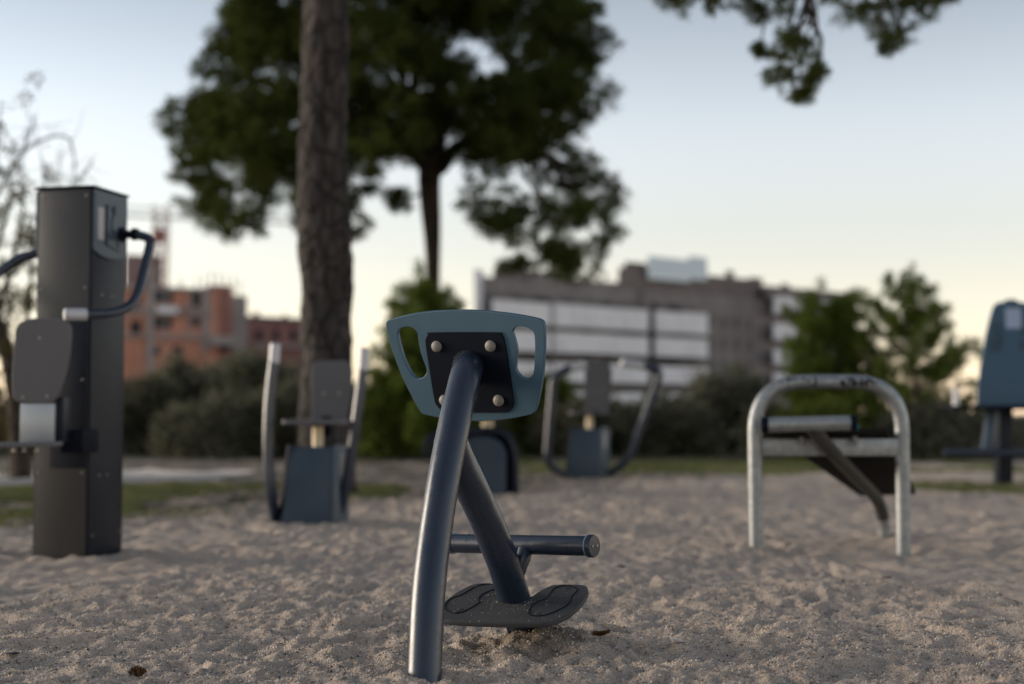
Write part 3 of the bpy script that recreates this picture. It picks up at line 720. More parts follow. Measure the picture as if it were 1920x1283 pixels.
def needle_tufts(cl, n, L, Wd, seed):
    r = np.random.default_rng(seed); C = np.array(cl); k = len(C)
    d = r.normal(size=(k, n, 3)); d[..., 2] += .35; d /= np.linalg.norm(d, axis=2, keepdims=True)
    rr = r.random((k, n, 1)) ** .6; pos = C[:, None, :3] + d * rr * C[:, None, 3:6] * .75
    return leaf_tris(pos.reshape(-1, 3), L, Wd, r, d.reshape(-1, 3), .75)
def pip(poly, x, y):
    c = False; j = len(poly) - 1
    for i in range(len(poly)):
        (ax, ay), (bx, by) = poly[i], poly[j]
        if (ay > y) != (by > y) and x < (bx - ax) * (y - ay) / (by - ay) + ax: c = not c
        j = i
    return c
def limbs(mb, start, ends, r0, r1, rs, sag=.15, n=6):
    for e in ends:
        s = Vector(start); e = Vector(e); L = (e - s).length
        pts = [s + (e - s) * t + Vector((rs.gauss(0, .05), rs.gauss(0, .05), rs.gauss(0, .04))) * L * math.sin(math.pi * t) + Vector((0, 0, sag * L * math.sin(math.pi * t))) for t in [i / n for i in range(n + 1)]]
        mb.sweep(catmull(pts, 3), [r0 + (r1 - r0) * (i / (n * 3)) for i in range(n * 3 + 1)], 8)

# thick near pine: trunk in view, crown above the frame with sprays hanging into it on the right
DN = 12.4; rs = random.Random(3)
tr = [(609, 960, 66), (609, 930, 60), (610, 880, 55), (612, 800, 51), (613, 700, 48.5), (612, 600, 47.5), (613, 545, 48.5), (611, 490, 51), (608, 440, 52), (605, 380, 49), (605, 300, 46), (608, 200, 44), (611, 100, 43), (612, 0, 42), (616, -150, 40), (622, -330, 36), (630, -520, 30), (640, -720, 20)]
near = thing('pine_tree', Vector((P(610, 930, DN).x, DN, 0)), 'thick bare pine trunk rising close behind the curved arm machine, sprays hanging from above', 'tree')
n_ = 40; cp = catmull([P(x, y, DN) for x, y, w in tr], 14); rr = catmull([(w * DN / F, 0, 0) for x, y, w in tr], 14)
V = []; 
for i, c in enumerate(cp):
    for j in range(n_):
        a = 2 * math.pi * j / n_
        k = float(vnoise(np.array(a * 3.2), np.array(c.z * 1.6), 41)) * .12 + float(vnoise(np.array(a * 9.), np.array(c.z * 4.2), 42)) * .11 + float(vnoise(np.array(a * 15.), np.array(c.z * 11), 43)) * .1
        rad = rr[i].x * (1 + k); V.append((c.x + rad * math.cos(a), c.y + rad * math.sin(a), c.z))
m_ = len(cp); Fc = [(i * n_ + j, i * n_ + (j + 1) % n_, (i + 1) * n_ + (j + 1) % n_, (i + 1) * n_ + j) for i in range(m_ - 1) for j in range(n_)]
link('trunk', smooth(np_mesh('trunk', V, Fc), 80), M['bark'], near)
mb = MB(); T0 = P(620, -300, DN)
sprays = [(1300, 6, .3, .1), (1255, -5, .2, .1), (1345, 2, .18, .1), (1405, 14, .14, .09), (1425, 24, .14, .1), (1470, 8, .1, .14),
          (1490, 90, .16, .12), (1470, 112, .2, .12), (1500, 125, .22, .14), (1455, 140, .14, .1), (1510, 155, .16, .11), (1490, 165, .16, .12), (1505, 180, .09, .09), (1530, 140, .1, .1), (1425, 95, .06, .06), (1480, 70, .12, .1),
          (1600, 20, .25, .14), (1640, 30, .25, .16), (1680, 25, .22, .18), (1660, 62, .17, .13), (1690, 60, .16, .14), (1668, 86, .12, .08), (1620, 0, .3, .1), (1720, 20, .2, .12), (1740, -5, .25, .1), (1770, -8, .14, .06), (1560, -5, .2, .1), (1730, 0, .2, .1)]
sp = []
for x, y, a, b in sprays:
    c = P(x, y, DN + rs.uniform(-.7, .9)); sp.append((c.x, c.y, c.z, a, a, b))
up_cl = []
for i in range(70):
    a = rs.uniform(0, 6.28); rad = 4.4 * rs.random() ** .5; c = Vector((T0.x + .6 + rad * math.cos(a), DN + .9 * rad * math.sin(a), rs.uniform(6.6, 10.0) - .1 * rad))
    if c.y < 5: continue
    up_cl.append((c.x, c.y, c.z, rs.uniform(.5, .9), rs.uniform(.5, .9), rs.uniform(.3, .55)))
hub = P(1530, -260, DN)
limbs(mb, T0, [tuple(hub), tuple(P(1300, -90, DN))], .13, .05, rs, .06)
ends = [Vector(c[:3]) for c in sp]
limbs(mb, P(1300, -90, DN), [e for e in ends[:6]], .04, .008, rs, .03); limbs(mb, hub, [e for e in ends[6:]], .035, .006, rs, -.02)
limbs(mb, P(632, -560, DN), [c[:3] for c in up_cl[::3]], .08, .02, rs, .05)
mb.build('limbs', M['bark'], near)
V1, F1 = needle_tufts(tufts(sp, 16, .04, .075, 78), 42, .06, .010, 11); V2, F2 = blob_leaves(up_cl, 2600, .2, .035, 12)
link('crown', np_mesh('crown', np.concatenate([V1, V2]), np.concatenate([F1, F2 + len(V1)])), M['pine'], near)

# big spreading pine behind
D2 = 26.; rs = random.Random(8)
far = thing('pine_tree', Vector((P(810, 850, D2).x, D2, 0)), 'tall spreading pine with broad dark crown behind the bare trunk', 'tree')
mb = MB(); pts = [(808, 880, 40), (809, 800, 36), (811, 700, 32), (812, 600, 28), (812, 520, 26), (811, 450, 31), (808, 400, 37), (805, 350, 41), (806, 318, 44)]
path = catmull([P(x, y, D2) for x, y, w in pts], 5); rad = catmull([(w / 2 * D2 / F, 0, 0) for x, y, w in pts], 5)
mb.sweep(path, [r.x for r in rad], 18); mb.build('trunk', M['bark2'], far)
poly = [(285, 240), (300, 215), (335, 185), (385, 165), (400, 120), (405, 60), (430, 20), (430, -120), (560, -330), (760, -430), (960, -330), (1080, -130), (1088, 0), (1110, 70), (1145, 90), (1155, 150), (1130, 190), (1100, 250), (1090, 300), (1130, 290), (1165, 280), (1172, 320), (1160, 370), (1178, 430), (1150, 480), (1100, 505), (1050, 500), (1040, 450), (985, 450), (940, 445), (905, 420), (870, 390), (890, 360), (950, 370), (935, 330), (880, 290), (850, 300), (810, 310), (780, 300), (740, 300), (700, 280), (660, 300), (660, 400), (640, 440), (560, 430), (565, 330), (520, 370), (490, 415), (430, 432), (380, 430), (350, 385), (345, 330), (310, 300)]
holes = [(705, 30, 18), (700, 95, 16), (870, 92, 26), (905, 85, 14), (760, 155, 24), (800, 160, 16), (900, 135, 18), (960, 140, 16), (545, 235, 20), (440, 265, 20), (470, 240, 10), (745, 225, 12), (930, 90, 12), (1000, 80, 12), (590, 80, 12), (425, 330, 22), (440, 370, 18), (1060, 360, 18), (1040, 405, 14)]
cl2 = []
while len(cl2) < 600:
    x = rs.uniform(280, 1180); y = rs.uniform(-430, 510)
    if not pip(poly, x, y): continue
    sparse = y > 330 or x < 340 or x > 1100; r = rs.uniform(.26, .46) if sparse else rs.uniform(.34, .58)
    if any((x - a) ** 2 + (y - b) ** 2 < (c * .9 + r * 26) ** 2 for a, b, c in holes): continue
    if sparse and rs.random() < (.34 if x > 950 else .12): continue
    if 765 < x < 855 and y > 240: continue
    if 640 < x < 780 and y > 300 and rs.random() < .75: continue
    w = math.sqrt(max(.05, 1 - ((x - 730) / 470) ** 2)); dy = rs.uniform(-3.2, 3.2) * w
    c = P(735 + (x - 735) * .955, y, D2 + dy)
    cl2.append((c.x, c.y, c.z, r * 1.15, r * 1.15, r * .75))
for x, y in ((955, 500), (990, 495), (740, 365), (750, 385), (690, 360), (655, 380), (705, 330)):
    c = P(x, y, D2 + rs.uniform(-1, 1)); cl2.append((c.x, c.y, c.z, .22, .22, .13))
mb = MB(); f0 = P(806, 322, D2)
tops = [P(770, 190, D2 + .6), P(850, 180, D2 - .8), P(700, 200, D2 + 1.2), P(920, 230, D2 + .5), P(800, 60, D2), P(600, 180, D2 - .6)]
limbs(mb, f0, tops, .16, .06, rs, .04)
limbs(mb, tops[0], [c[:3] for c in cl2[0:60:4]], .05, .012, rs, .08); limbs(mb, tops[5], [c[:3] for c in cl2 if c[0] < -3.4][:14], .05, .012, rs, .06)
limbs(mb, tops[3], [c[:3] for c in cl2 if c[0] > 1.0][:22], .05, .012, rs, .06)
limbs(mb, P(806, 360, D2), [P(745, 375, D2)], .04, .015, rs, .05)
mb.build('limbs', M['bark2'], far)
V, Fc = needle_tufts(tufts([c for c in cl2 for _ in range(2 if c[3] > .47 else 1)], 13, .11, .2, 77), 34, .12, .032, 21)
link('crown', np_mesh('crown', V, Fc), M['pine'], far)

# smaller trees and shrubs
def small_tree(name, label, D, cx, bot, top, halfw, mat, seed, per, ncl, sparse=.0, trunkmat='bark2', cone=.55, cat='tree', group=None, lf=(.13, .026), csz=(.16, .3)):
    rs = random.Random(seed); b = P(cx, bot, D); t = P(cx, top, D); b.z = 0
    o = thing(name, Vector((b.x, D, 0)), label, cat, group)
    hw = halfw * D / F; zt = t.z; zb = .12 * zt
    mb = MB(); ctr = [Vector((b.x + .06 * hw * math.sin(3 * k), D, -.1 + (zt * .9 + .1) * k)) for k in [i / 8 for i in range(9)]]
    mb.sweep(ctr, [.028 * zt * (1 - .85 * i / 8) + .01 for i in range(9)], 10); mb.build('trunk', M[trunkmat], o)
    cls = []
    while len(cls) < ncl:
        k = rs.random(); z = zb + (zt - zb) * k; w = hw * (min(1, (1 - k) ** cone * 1.25)) * min(1, .55 + k * 2)
        a = rs.uniform(0, 6.28); rr = w * rs.random() ** .5
        if sparse and rs.random() < sparse * (rr / hw): continue
        s = rs.uniform(*csz) * zt / 2.6
        cls.append((b.x + rr * math.cos(a), D + rr * math.sin(a), z - s * .5, s, s, s * .9))
    mb = MB()
    for c in cls[::3]:
        zz = max(.15, c[2] - .25 * zt * .3); s0 = Vector((b.x, D, zz)); limbs(mb, s0, [c[:3]], .014 * zt * .5 + .006, .004, rs, .05, 4)
    mb.build('limbs', M[trunkmat], o)
    V, Fc = blob_leaves(cls, per, lf[0], lf[1], seed, .1); link('crown', np_mesh('crown', V, Fc), M[mat], o)
    return o
def young_pine(name, label, D, cx, top, halfw, mat, seed, lv=13, nb=7, shape=.8, lean=0., nt=46, rt=1.):
    rs = random.Random(seed); b = P(cx, 862, D); zt = P(cx, top, D).z; hw = halfw * D / F
    o = thing(name, Vector((b.x, D, 0)), label, 'tree')
    ax = lambda k: Vector((b.x + lean * hw * k + .05 * hw * math.sin(4 * k + seed), D, zt * k))
    mb = MB(); mb.sweep([ax(i / 10) for i in range(-1, 11)], [.022 * zt * (1 - .88 * max(0, i) / 10) for i in range(-1, 11)], 9); mb.build('trunk', M['bark2'], o)
    mb = MB(); tf = [(*ax(1.0), .1, .1, .16), (*ax(.97), .13, .13, .15)]
    for l in range(lv):
        k0 = .06 + .9 * l / lv
        for q in range(nb):
            k = k0 + rs.uniform(-.03, .04); a = 6.28 * q / nb + l * 1.3 + rs.uniform(-.3, .3)
            L = hw * (1.08 - k) ** shape * min(1, .7 + k * 1.5) * rs.uniform(.55, 1.15)
            if rs.random() < .1: continue
            s0 = ax(max(.02, k - .06)); rise = rs.uniform(.3, .75)
            pts = [s0 + Vector((math.cos(a) * L * t, math.sin(a) * L * t, L * rise * t ** 1.6)) for t in (0, .35, .7, 1)]
            mb.sweep(pts, [.012, .009, .007, .004], 5)
            n = max(2, int(L / .11))
            for i in range(n):
                t = .3 + .7 * (i + rs.random()) / n; p = s0 + Vector((math.cos(a) * L * t, math.sin(a) * L * t, L * rise * t ** 1.6))
                for _ in range(2):
                    r = rs.uniform(.07, .125) * rt; tf.append((p.x + rs.gauss(0, .07), p.y + rs.gauss(0, .07), p.z + rs.gauss(.03, .06), r, r, r * 1.2))
    mb.build('limbs', M['bark2'], o)
    V, Fc = needle_tufts(tf, nt, .10, .02, seed); link('crown', np_mesh('crown', V, Fc), M[mat], o)
young_pine('pine_sapling', 'bright green young pine peeking over the teal handle board', 23, 787, 500, 140, 'pine2', 31, 14, 9, .7, 0., 60)
young_pine('young_pine', 'denser green young pine standing in front of the white balconies', 25, 1562, 532, 122, 'pine2', 32, 12, 8, .42, -.12, 44, .95)
young_pine('young_pine', 'loose airy young pine against the peach sky beside the galvanised arch', 24, 1720, 505, 142, 'pine2', 33, 11, 6, .38, 0., 40, .85)
def shrub(label, D, cx, top, halfw, mat, seed, bot=862, per=2400, ncl=40, depth=.8, flat=.6):
    rs = random.Random(seed); c0 = P(cx, bot, D); zt = P(cx, top, D).z; hw = halfw * D / F
    o = thing('shrub', Vector((c0.x, D, 0)), label, 'shrub', 'shrubs beyond the path')
    cls = []
    for i in range(ncl):
        a = rs.uniform(0, 6.28); rr = hw * rs.random() ** .5; s = rs.uniform(.28, .5) * max(.7, zt / 2.2); z = (zt - s * .3) * rs.random() ** .6 * math.sqrt(max(.1, 1 - (rr / hw) ** 2 * flat))
        cls.append((c0.x + rr * math.cos(a), D + rr * math.sin(a) * depth, max(.15, z - s * .2), s, s, s * .8))
    mb = MB(); limbs(mb, (c0.x, D, -.05), [c[:3] for c in cls[::3]], .04, .01, rs, .05, 4); mb.build('stems', M['bark2'], o)
    V, Fc = blob_leaves(cls, per * 1.3, .14, .05, seed, .1); link('foliage', np_mesh('foliage', V, Fc), M[mat], o)
SH = [('grey green shrub right behind the bronze tower', 26, 265, 690, 75, 'shrub', 61), ('grey olive shrub in front of the orange brick building', 27, 345, 668, 75, 'olive', 62),
      ('dark low shrub in front of the grey olive one, left of the curved arms', 23.5, 385, 735, 85, 'shrub', 63), ('tall olive shrub just left of the thick trunk', 26.5, 470, 640, 80, 'olive', 64),
      ('dark shrub at the foot of the thick trunk, behind the curved arms', 24, 540, 700, 70, 'shrub', 65), ('yellowish green shrub between the thick trunk and the front stand', 23, 725, 695, 72, 'greenshrub', 66),
      ('dark shrub behind the slate housing of the half hidden machine', 25, 850, 745, 95, 'shrub', 67), ('green shrub below the sapling, right of the front stand', 26, 1000, 690, 75, 'greenshrub', 68),
      ('dark shrub behind the bent tube arms', 24.5, 1110, 730, 95, 'shrub', 69), ('dark broad shrub below the taupe wall of the apartment block', 25, 1250, 735, 90, 'shrub', 70),
      ('grey olive shrub left of the galvanised arch, under the taupe wall', 27, 1370, 672, 85, 'olive', 71), ('dark shrub seen through the galvanised arch', 26, 1480, 740, 95, 'shrub', 72),
      ('low bright green shrub framed inside the galvanised arch', 22.5, 1545, 735, 60, 'greenshrub', 73), ('dark shrub between the airy pine and the teal machine', 23, 1740, 752, 85, 'shrub', 74),
      ('dark low shrub under the seat of the teal machine', 23.5, 1860, 765, 95, 'shrub', 75), ('dark shrub behind the small backrest of the tower', 25, 60, 740, 110, 'shrub', 76)]
for i, (lb, D, cx, top, hw, mt, sd) in enumerate(SH): shrub(lb, D, cx, top, hw, mt, sd, depth=.7, ncl=46)

# thin half bare tree at the left edge
rs = random.Random(17); DL = 15.5; bt = thing('bare_tree', Vector((P(30, 900, DL).x, DL, 0)), 'thin half bare tree with arching twigs behind the tower', 'tree')
mb = MB(); tp = [P(40, 920, DL), P(36, 800, DL), P(20, 690, DL + .1), P(-5, 600, DL + .1), P(-20, 500, DL)]
path = catmull(tp, 5); mb.sweep(path, [.13 - .004 * i for i in range(len(path))], 12); mb.build('trunk', M['bark2'], bt)
mb = MB(); lv = []
def twig(pts, r0, leaves, depth=0):
    path = catmull([P(x, y, DL + dd) for x, y, dd in pts], 6); n = len(path)
    mb.sweep(path, [r0 * (1 - .8 * i / n) + .003 for i in range(n)], 7)
    for i in range(2, n):
        if rs.random() < .75:
            e = path[i] + Vector((rs.gauss(0, .22), rs.gauss(0, .22), rs.gauss(.02, .25))); mid = (path[i] + e) / 2 + Vector((rs.gauss(0, .04), 0, rs.gauss(0, .04)))
            mb.sweep([path[i], mid, e], [.005, .003, .002], 5)
            if rs.random() < leaves: 
                for k in range(2): lv.append((*(e + Vector((rs.gauss(0, .06), rs.gauss(0, .06), rs.gauss(0, .06)))), .11, .11, .11))
twig([(-20, 500, 0), (-10, 380, .2), (40, 290, .4), (80, 262, .4), (125, 258, .3), (140, 300, .3), (136, 350, .2)], .016, .0)
twig([(60, 420, .3), (80, 370, .3), (86, 330, .3), (80, 300, .3)], .01, .1); twig([(90, 440, .3), (110, 380, .3), (112, 340, .3)], .01, .1)
twig([(-20, 520, 0), (-20, 400, .1), (-6, 270, 0), (2, 190, 0)], .016, .05)
twig([(-5, 600, 0), (20, 500, .3), (40, 420, .4), (46, 350, .4)], .03, .95); twig([(20, 690, 0), (50, 600, -.2), (58, 520, -.3), (60, 440, -.2)], .03, .95)
twig([(-20, 500, 0), (5, 430, -.4), (20, 370, -.5), (15, 320, -.4)], .025, .9); twig([(30, 740, 0), (10, 640, .6), (20, 560, .8), (5, 480, .7)], .03, .95)
twig([(-10, 560, 0), (60, 470, .9), (110, 400, 1.0), (150, 340, .9), (175, 300, .8)], .014, .05); twig([(40, 290, .4), (60, 240, .4), (64, 215, .4)], .012, .1)
twig([(30, 780, 0), (-20, 700, .5), (-10, 600, .9)], .03, .95); twig([(36, 790, 0), (60, 730, .6), (52, 660, .8), (70, 600, .8)], .025, .9); twig([(30, 700, 0), (0, 800, .4), (-10, 860, .5)], .02, .8)
mb.build('branches', M['twigs'], bt)
V, Fc = needle_tufts(lv, 26, .07, .03, 44); link('foliage', np_mesh('foliage', V, Fc), M['dryleaf'], bt)

# ------------------------------------------------------------------ buildings
class Facade:
    def __init__(s, A, B):
        s.o = Vector((A.x, A.y, 0)); d = Vector((B.x - A.x, B.y - A.y, 0)); s.L = d.length; s.d = d.normalized(); s.n = Vector((s.d.y, -s.d.x, 0))
        if s.n.y > 0: s.n = -s.n
    def at(s, px, py):
        h = hit(px, py, s.o, s.n) - s.o; return h.dot(s.d), h.z
    def box(s, name, mat, parent, px0, px1, py0, py1, out=.0, depth=1., yref=None, down=None, xref=None):
        """wall piece between two image columns; top and bottom read at the column xref; it stands out by out and runs back by depth"""
        xr = px0 if xref is None else xref
        s0, _ = s.at(px0, py0); s1, _ = s.at(px1, py0); _, z1 = s.at(xr, py0); z0 = down if down is not None else s.at(xr, py1)[1]
        mb = MB(); f = s.n * out; bk = s.n * out + Vector((.06 * (1 if s.o.x > -12 else -4), 1, 0)) * depth; w = lambda a, z, k: s.o + s.d * a + k + Vector((0, 0, z))
        mb.hexa([w(s0, z0, f), w(s1, z0, f), w(s1, z0, bk), w(s0, z0, bk), w(s0, z1, f), w(s1, z1, f), w(s1, z1, bk), w(s0, z1, bk)])
        return mb.build(name, mat, parent, bevel=0)
# apartment block on the right
A, B = P(890, 775, 132), P(1615, 775, 172)
fc = Facade(A, B)
apt = thing('apartment_block', (A + B) / 2 * 1 - Vector((0, 0, (A + B).z / 2)), 'taupe apartment block with long white balconies and blue glass rooftop box', 'building')
body = fc.box('wall', M['stone'], apt, 905, 1605, 552, 800, 0, 14, down=0, xref=1310)
fc.box('wall', M['stone'], apt, 1000, 1310, 528, 560, -.6, 11, xref=1150)                 # attic storey, set back
fc.box('wall', M['stoned'], apt, 940, 1060, 505, 560, -1.2, 9, xref=1000)
fc.box('wall', M['stoned'], apt, 1165, 1425, 503, 555, -.3, 12, xref=1200)
fc.box('wall', M['stoned'], apt, 1185, 1225, 490, 530, -1., 8, xref=1200)
fc.box('rooftop_glass_box', M['glass'], apt, 1212, 1290, 484, 526, .2, 7, xref=1250)
fc.box('rooftop_glass_box', M['glass'], apt, 1291, 1326, 481, 524, .0, 7, xref=1300)
fc.box('roof', M['stoned'], apt, 1425, 1605, 541, 562, .6, 14, xref=1480)
for x0, x1, y0, xr in ((1388, 1402, 505, 1395), (1432, 1456, 518, 1440), (1492, 1506, 530, 1500)): fc.box('chimney', M['stoned'], apt, x0, x1, y0, 560, -2, 1.2, xref=xr)
fc.box('stair_tower', M['white'], apt, 884, 898, 505, 800, .4, 3, down=0)
bands = [(571, 613), (624, 661), (681, 716), (735, 765)]
for (y0, y1) in bands:
    fc.box('balcony', M['white'], apt, 902, 1195, y0, y1, 1.6, 1.6, xref=1010)
    k = .93; fc.box('balcony', M['white'], apt, 1207, 1306, 775 - (775 - y0) * .935, 775 - (775 - y1) * .935, 1.6, 1.6, xref=1210)
for (y0, y1) in ((557, 590), (607, 638), (655, 684), (700, 728)): fc.box('balcony', M['white'], apt, 1430, 1535, y0, y1, 1.6, 1.6, xref=1435)
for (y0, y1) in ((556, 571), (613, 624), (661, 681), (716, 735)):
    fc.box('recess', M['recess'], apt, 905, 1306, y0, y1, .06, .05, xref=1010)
fc.box('recess', M['recess'], apt, 1196, 1206, 540, 790, .1, .3)
for x in (1012,): fc.box('divider', M['stone'], apt, x, x + 3, 562, 790, 1.75, 1.7, xref=1010)
for x in (): fc.box('divider', M['stone'], apt, x, x + 3, 578, 790, 1.75, 1.7, xref=1210)
for (y0, y1) in bands:
    for x0, x1, k in ((905, 945, 1), (1018, 1074, 1), (1084, 1130, 1), (1212, 1250, .935), (1262, 1300, .935)):
        if rs.random() < .7: fc.box('railing', M['concrete'], apt, x0, x1, 775 - (775 - y0 + 3.) * k, 775 - (775 - y0) * k, 1.5, .08, xref=1010 if k == 1 else 1210)
        if rs.random() < .15: fc.box('awning', M['stone'], apt, x0 + 4, x0 + 24, 775 - (775 - y0 + 11) * k, 775 - (775 - y0 + 2) * k, .9, .1, xref=1010 if k == 1 else 1210)
rw = random.Random(2)
for x in (1328, 1352, 1376, 1400):
    for y in (592, 634, 676, 716): fc.box('window', M['recess'], apt, x, x + 9, y, y + 22, .05, .06, xref=1360)
for x in (925, 960, 1000, 1045, 1090, 1130, 1170, 1222, 1250, 1280):
    for (y0, y1) in ((556, 571), (613, 624), (661, 681)):
        if rw.random() < .55: fc.box('window', M['darkopen'], apt, x, x + rw.choice((12, 18, 24)), y0 + 1, y1, .12, .05, xref=1010 if x < 1200 else 1060)
for x in (1030, 1080, 1130, 1240, 1290): fc.box('window', M['darkopen'], apt, x, x + 22, 538, 550, -.55 if x < 1165 else -.25, .1, xref=1150)

# unfinished brick building on the left
A, B = P(225, 775, 142), P(475, 775, 148); fb_ = Facade(A, B)
brk = thing('brick_building', Vector(((A.x + B.x) / 2, 145, 0)), 'unfinished orange brick building with dark window openings behind the tower', 'building')
fb_.box('wall', M['brick'], brk, 228, 410, 541, 800, 0, 12, down=0, xref=300)
fb_.box('wall', M['brickred'], brk, 395, 440, 533, 800, -.8, 10, down=0, xref=400)
fb_.box('wall', M['concrete'], brk, 438, 472, 552, 800, -1.6, 10, down=0, xref=440)
fb_.box('tower_wall', M['mauve'], brk, 236, 306, 478, 545, -.4, 7, xref=270)
fb_.box('column', M['concrete'], brk, 276, 290, 500, 700, .25, .5); fb_.box('column', M['concrete'], brk, 378, 392, 538, 660, .25, .5); fb_.box('column', M['concrete'], brk, 306, 311, 541, 640, .2, .4); fb_.box('column', M['concrete'], brk, 355, 360, 541, 640, .2, .4)
for y in (538, 574, 586, 628): fb_.box('slab', M['concrete'], brk, 228, 396, y, y + 6, .35, .6, xref=300)
for x0, x1, y0, y1 in ((292, 322, 545, 566), (358, 374, 545, 573), (292, 320, 596, 614), (356, 372, 597, 610), (246, 262, 548, 580), (246, 262, 602, 630), (325, 340, 650, 668), (284, 298, 650, 664), (410, 432, 640, 655)):
    fb_.box('window', M['darkopen'], brk, x0 - 2, x1 + 2, y0 - 1, y1 + 2, .06 if x0 < 395 else -.7, .1, xref=x0)
fb_.box('balcony', M['white'], brk, 290, 330, 575, 588, .9, .9); fb_.box('balcony', M['concrete'], brk, 390, 440, 630, 648, .9, 1.5)
for x, y, yb in ((344, 518, 541), (350, 525, 541), (405, 505, 536), (418, 508, 536), (432, 512, 538), (448, 515, 553), (460, 522, 553), (390, 512, 538), (376, 516, 541)):
    fb_.box('rebar', M['stoned'], brk, x - 1.2, x + 1.2, y, yb, -1.8, .15) 
A, B = P(455, 775, 158), P(640, 775, 166); fb2 = Facade(A, B)
bk2 = thing('brick_building', Vector(((A.x + B.x) / 2, 162, 0)), 'lower dull red brick building partly hidden by the thick trunk', 'building')
fb2.box('wall', M['brickred'], bk2, 462, 632, 600, 800, 0, 12, down=0, xref=500); fb2.box('parapet', M['stoned'], bk2, 462, 632, 594, 602, .2, 12.4, xref=500)
for x in (480, 512, 544): fb2.box('window', M['darkopen'], bk2, x, x + 12, 618, 640, .05, .1, xref=x)
fb2.box('slab', M['concrete'], bk2, 470, 625, 645, 651, .3, .6, xref=500); fb2.box('chimney', M['brickred'], bk2, 492, 502, 582, 600, -2, 1.5); fb2.box('chimney', M['brickred'], bk2, 548, 556, 588, 600, -2, 1.5)

# tower crane
DC = 175.; crn = thing('tower_crane', Vector((P(298, 775, DC).x, DC, 0)), 'faded red lattice tower crane rising behind the orange brick building', 'crane')
mb = MB(); c0 = Vector((P(298, 775, DC).x, DC, 0)); zt = P(298, 385, DC).z; w = .75
for a, b in ((-w, -w), (w, -w), (w, w), (-w, w)): mb.sweep([c0 + Vector((a, b, 0)), c0 + Vector((a, b, zt))], .09, 6)
k = 0; z = 0
while z < zt - 1.5:
    for (a, b), (c, d) in (((-w, -w), (w, -w)), ((w, -w), (w, w)), ((w, w), (-w, w)), ((-w, w), (-w, -w))):
        mb.sweep([c0 + Vector((a, b, z)), c0 + Vector((c, d, z + 1.5))], .055, 5); mb.sweep([c0 + Vector((a, b, z)), c0 + Vector((c, d, z))], .055, 5)
    z += 1.5
mb.build('mast', M['cranered'], crn)
zj = P(298, 408, DC).z; jd = Vector((.93, .36, 0)); mb = MB()
for o_, zz in ((-.5, 0), (.5, 0), (0, 1.1)):
    sd = Vector((-jd.y, jd.x, 0)) * o_; mb.sweep([c0 + sd - jd * 10 + Vector((0, 0, zj + zz)), c0 + sd + jd * 26 + Vector((0, 0, zj + zz))], .07, 5)
for i in range(24):
    s = -10 + i * 1.5; sd = Vector((-jd.y, jd.x, 0)) * (.5 if i % 2 else -.5); mb.sweep([c0 + jd * s + sd + Vector((0, 0, zj)), c0 + jd * (s + .75) + Vector((0, 0, zj + 1.1)), c0 + jd * (s + 1.5) - sd + Vector((0, 0, zj))], .05, 4)
mb.build('jib', M['stone'], crn)
mb = MB(); mb.obox(c0 + Vector((0, -1, P(298, 445, DC).z)), (.7, 0, 0), (0, .7, 0), (0, 0, .8)); mb.build('cabin', M['cranered'], crn)
mb = MB(); mb.obox(c0 - jd * 9 + Vector((0, 0, zj - 1)), (1., 0, 0), (0, .6, 0), (0, 0, 1.)); mb.build('counterweight', M['stoned'], crn)

# ------------------------------------------------------------------ litter on the sand
def scrap(name, label, cat, px, py, size, mat, seed, curl=.4, n=7):
    rs = random.Random(seed); d = Dg(py); c = P(px, py, d); z = float(ground_z(c.x, c.y)[0]); a0 = rs.uniform(0, 6.28)
    V = []; Fc = []
    for layer in (0, 1):
        V.append((c.x, c.y, z + .004 + layer * .0015))
        for i in range(n):
            a = a0 + 6.28 * i / n; r = size * rs.uniform(.55, 1.1) if layer == 0 else None
            if layer == 0: V.append((c.x + r * math.cos(a) * 1.4, c.y + r * math.sin(a), z + .004 + size * curl * rs.random()))
            else: q = V[1 + i]; V.append((q[0], q[1], q[2] + .0015))
    m = n + 1
    for i in range(n):
        j = (i + 1) % n; Fc += [(0, 1 + j, 1 + i), (m, m + 1 + i, m + 1 + j), (1 + i, 1 + j, m + 1 + j), (1 + i, m + 1 + j, m + 1 + i)]
    tag(link(name, np_mesh(name, V, Fc), M[mat], base=Vector((c.x, c.y, z))), label, cat)
scrap('dry_leaf', 'curled rusty brown leaf on the sand beside the small mound', 'leaf', 1130, 1208, .028, 'litter', 1, .7)
scrap('dry_leaf', 'small brown leaf lying just beyond the right end of the cross bar', 'leaf', 1163, 1079, .016, 'litter', 2, .7)
scrap('dry_leaf', 'tiny orange leaf on the sand below the galvanised bench', 'leaf', 1665, 1102, .018, 'litter', 3, .5)
scrap('paper_scrap', 'crumpled white paper scrap on the sand right of the mound', 'paper', 1270, 1217, .024, 'paper', 4, 1.1)
scrap('paper_scrap', 'pale blue scrap lying between the legs of the galvanised frame', 'paper', 1476, 953, .05, 'bluepaper', 5, .3)
scrap('dark_leaf', 'flat dark leaf at the lower left edge of the sand', 'leaf', 22, 1237, .02, 'navy2', 6, .2)
pcn = P(258, 1270, Dg(1270)); z = float(ground_z(pcn.x, pcn.y)[0]); mb = MB(); rs = random.Random(6)
for i in range(46):
    h = rs.random(); a = i * 2.4; r = .016 * math.sin(math.pi * (.15 + .8 * h)); c = Vector((pcn.x + (h - .5) * .045, pcn.y, z + .014))
    d = Vector((.25, math.cos(a), math.sin(a))).normalized(); mb.sweep([c, c + d * r * .7, c + d * r * 1.1], [.002, .005, .001], 5)
mb.build('pine_cone', M['litter'], base=Vector((pcn.x, pcn.y, z))); o = bpy.data.objects['pine_cone']; tag(o, 'small dark pine cone lying on the sand near the bottom edge', 'pine cone')
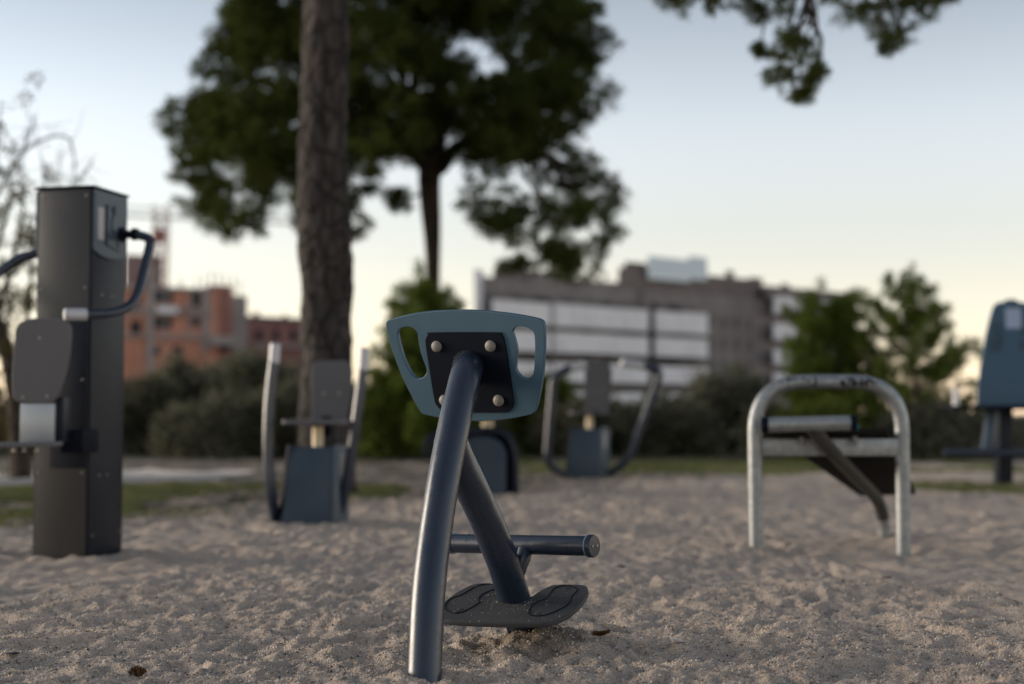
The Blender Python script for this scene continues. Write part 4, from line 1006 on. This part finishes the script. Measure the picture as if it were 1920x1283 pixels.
M['litter'].node_tree  # dry leaf material shared by leaves and cone

# ------------------------------------------------------------------ light and sky
SUN_AZ = R(-78); SUN_EL = R(8)          # azimuth from +Y towards +X
w = bpy.data.worlds.new('World'); S.world = w; w.use_nodes = True
nt = w.node_tree; bg = nt.nodes['Background']; sk = nt.nodes.new('ShaderNodeTexSky'); sk.sky_type = 'NISHITA'; sk.sun_disc = False
sk.sun_elevation = SUN_EL; sk.sun_rotation = SUN_AZ; sk.air_density = 1.0; sk.dust_density = 0.05; sk.ozone_density = 1.5
hs = nt.nodes.new('ShaderNodeHueSaturation'); hs.inputs['Saturation'].default_value = .5
mx = nt.nodes.new('ShaderNodeMix'); mx.data_type = 'RGBA'; mx.blend_type = 'MULTIPLY'; mx.inputs[0].default_value = 1; mx.inputs[7].default_value = (1.05, 1.0, 1.03, 1)
nt.links.new(sk.outputs[0], hs.inputs['Color']); nt.links.new(hs.outputs[0], mx.inputs[6]); 
tc = nt.nodes.new('ShaderNodeTexCoord'); sx_ = nt.nodes.new('ShaderNodeSeparateXYZ'); nt.links.new(tc.outputs['Generated'], sx_.inputs[0])
rp = nt.nodes.new('ShaderNodeValToRGB'); rp.color_ramp.interpolation = 'B_SPLINE'; el = rp.color_ramp.elements
while len(el) < 6: el.new(.5)
for e_, (p_, c_) in zip(el, ((0, (.90, .80, .71)), (.09, (.74, .675, .61)), (.16, (.90, .845, .79)), (.22, (.87, .855, .83)), (.31, (.47, .495, .49)), (1, (.74, .76, .78)))): e_.position = p_; e_.color = (*c_, 1)
nt.links.new(sx_.outputs[2], rp.inputs[0]); m2 = nt.nodes.new('ShaderNodeMix'); m2.data_type = 'RGBA'; m2.blend_type = 'MULTIPLY'; m2.inputs[0].default_value = 1
nt.links.new(mx.outputs[2], m2.inputs[6]); nt.links.new(rp.outputs[0], m2.inputs[7]); nt.links.new(m2.outputs[2], bg.inputs[0]); bg.inputs[1].default_value = .15
sd = bpy.data.lights.new('sun', 'SUN'); so = bpy.data.objects.new('sun', sd); COL.objects.link(so)
sd.energy = 2.0; sd.angle = R(34); sd.color = (1, .86, .7)
dirv = Vector((math.sin(SUN_AZ) * math.cos(SUN_EL), math.cos(SUN_AZ) * math.cos(SUN_EL), math.sin(SUN_EL)))
so.rotation_euler = dirv.to_track_quat('Z', 'Y').to_euler(); so.location = (-8, -3, 9)
S.view_settings.view_transform = 'Standard'; S.view_settings.look = 'None'; S.view_settings.exposure = 1.27; S.view_settings.gamma = 1
S.cycles.max_bounces = 6; S.cycles.transparent_max_bounces = 4
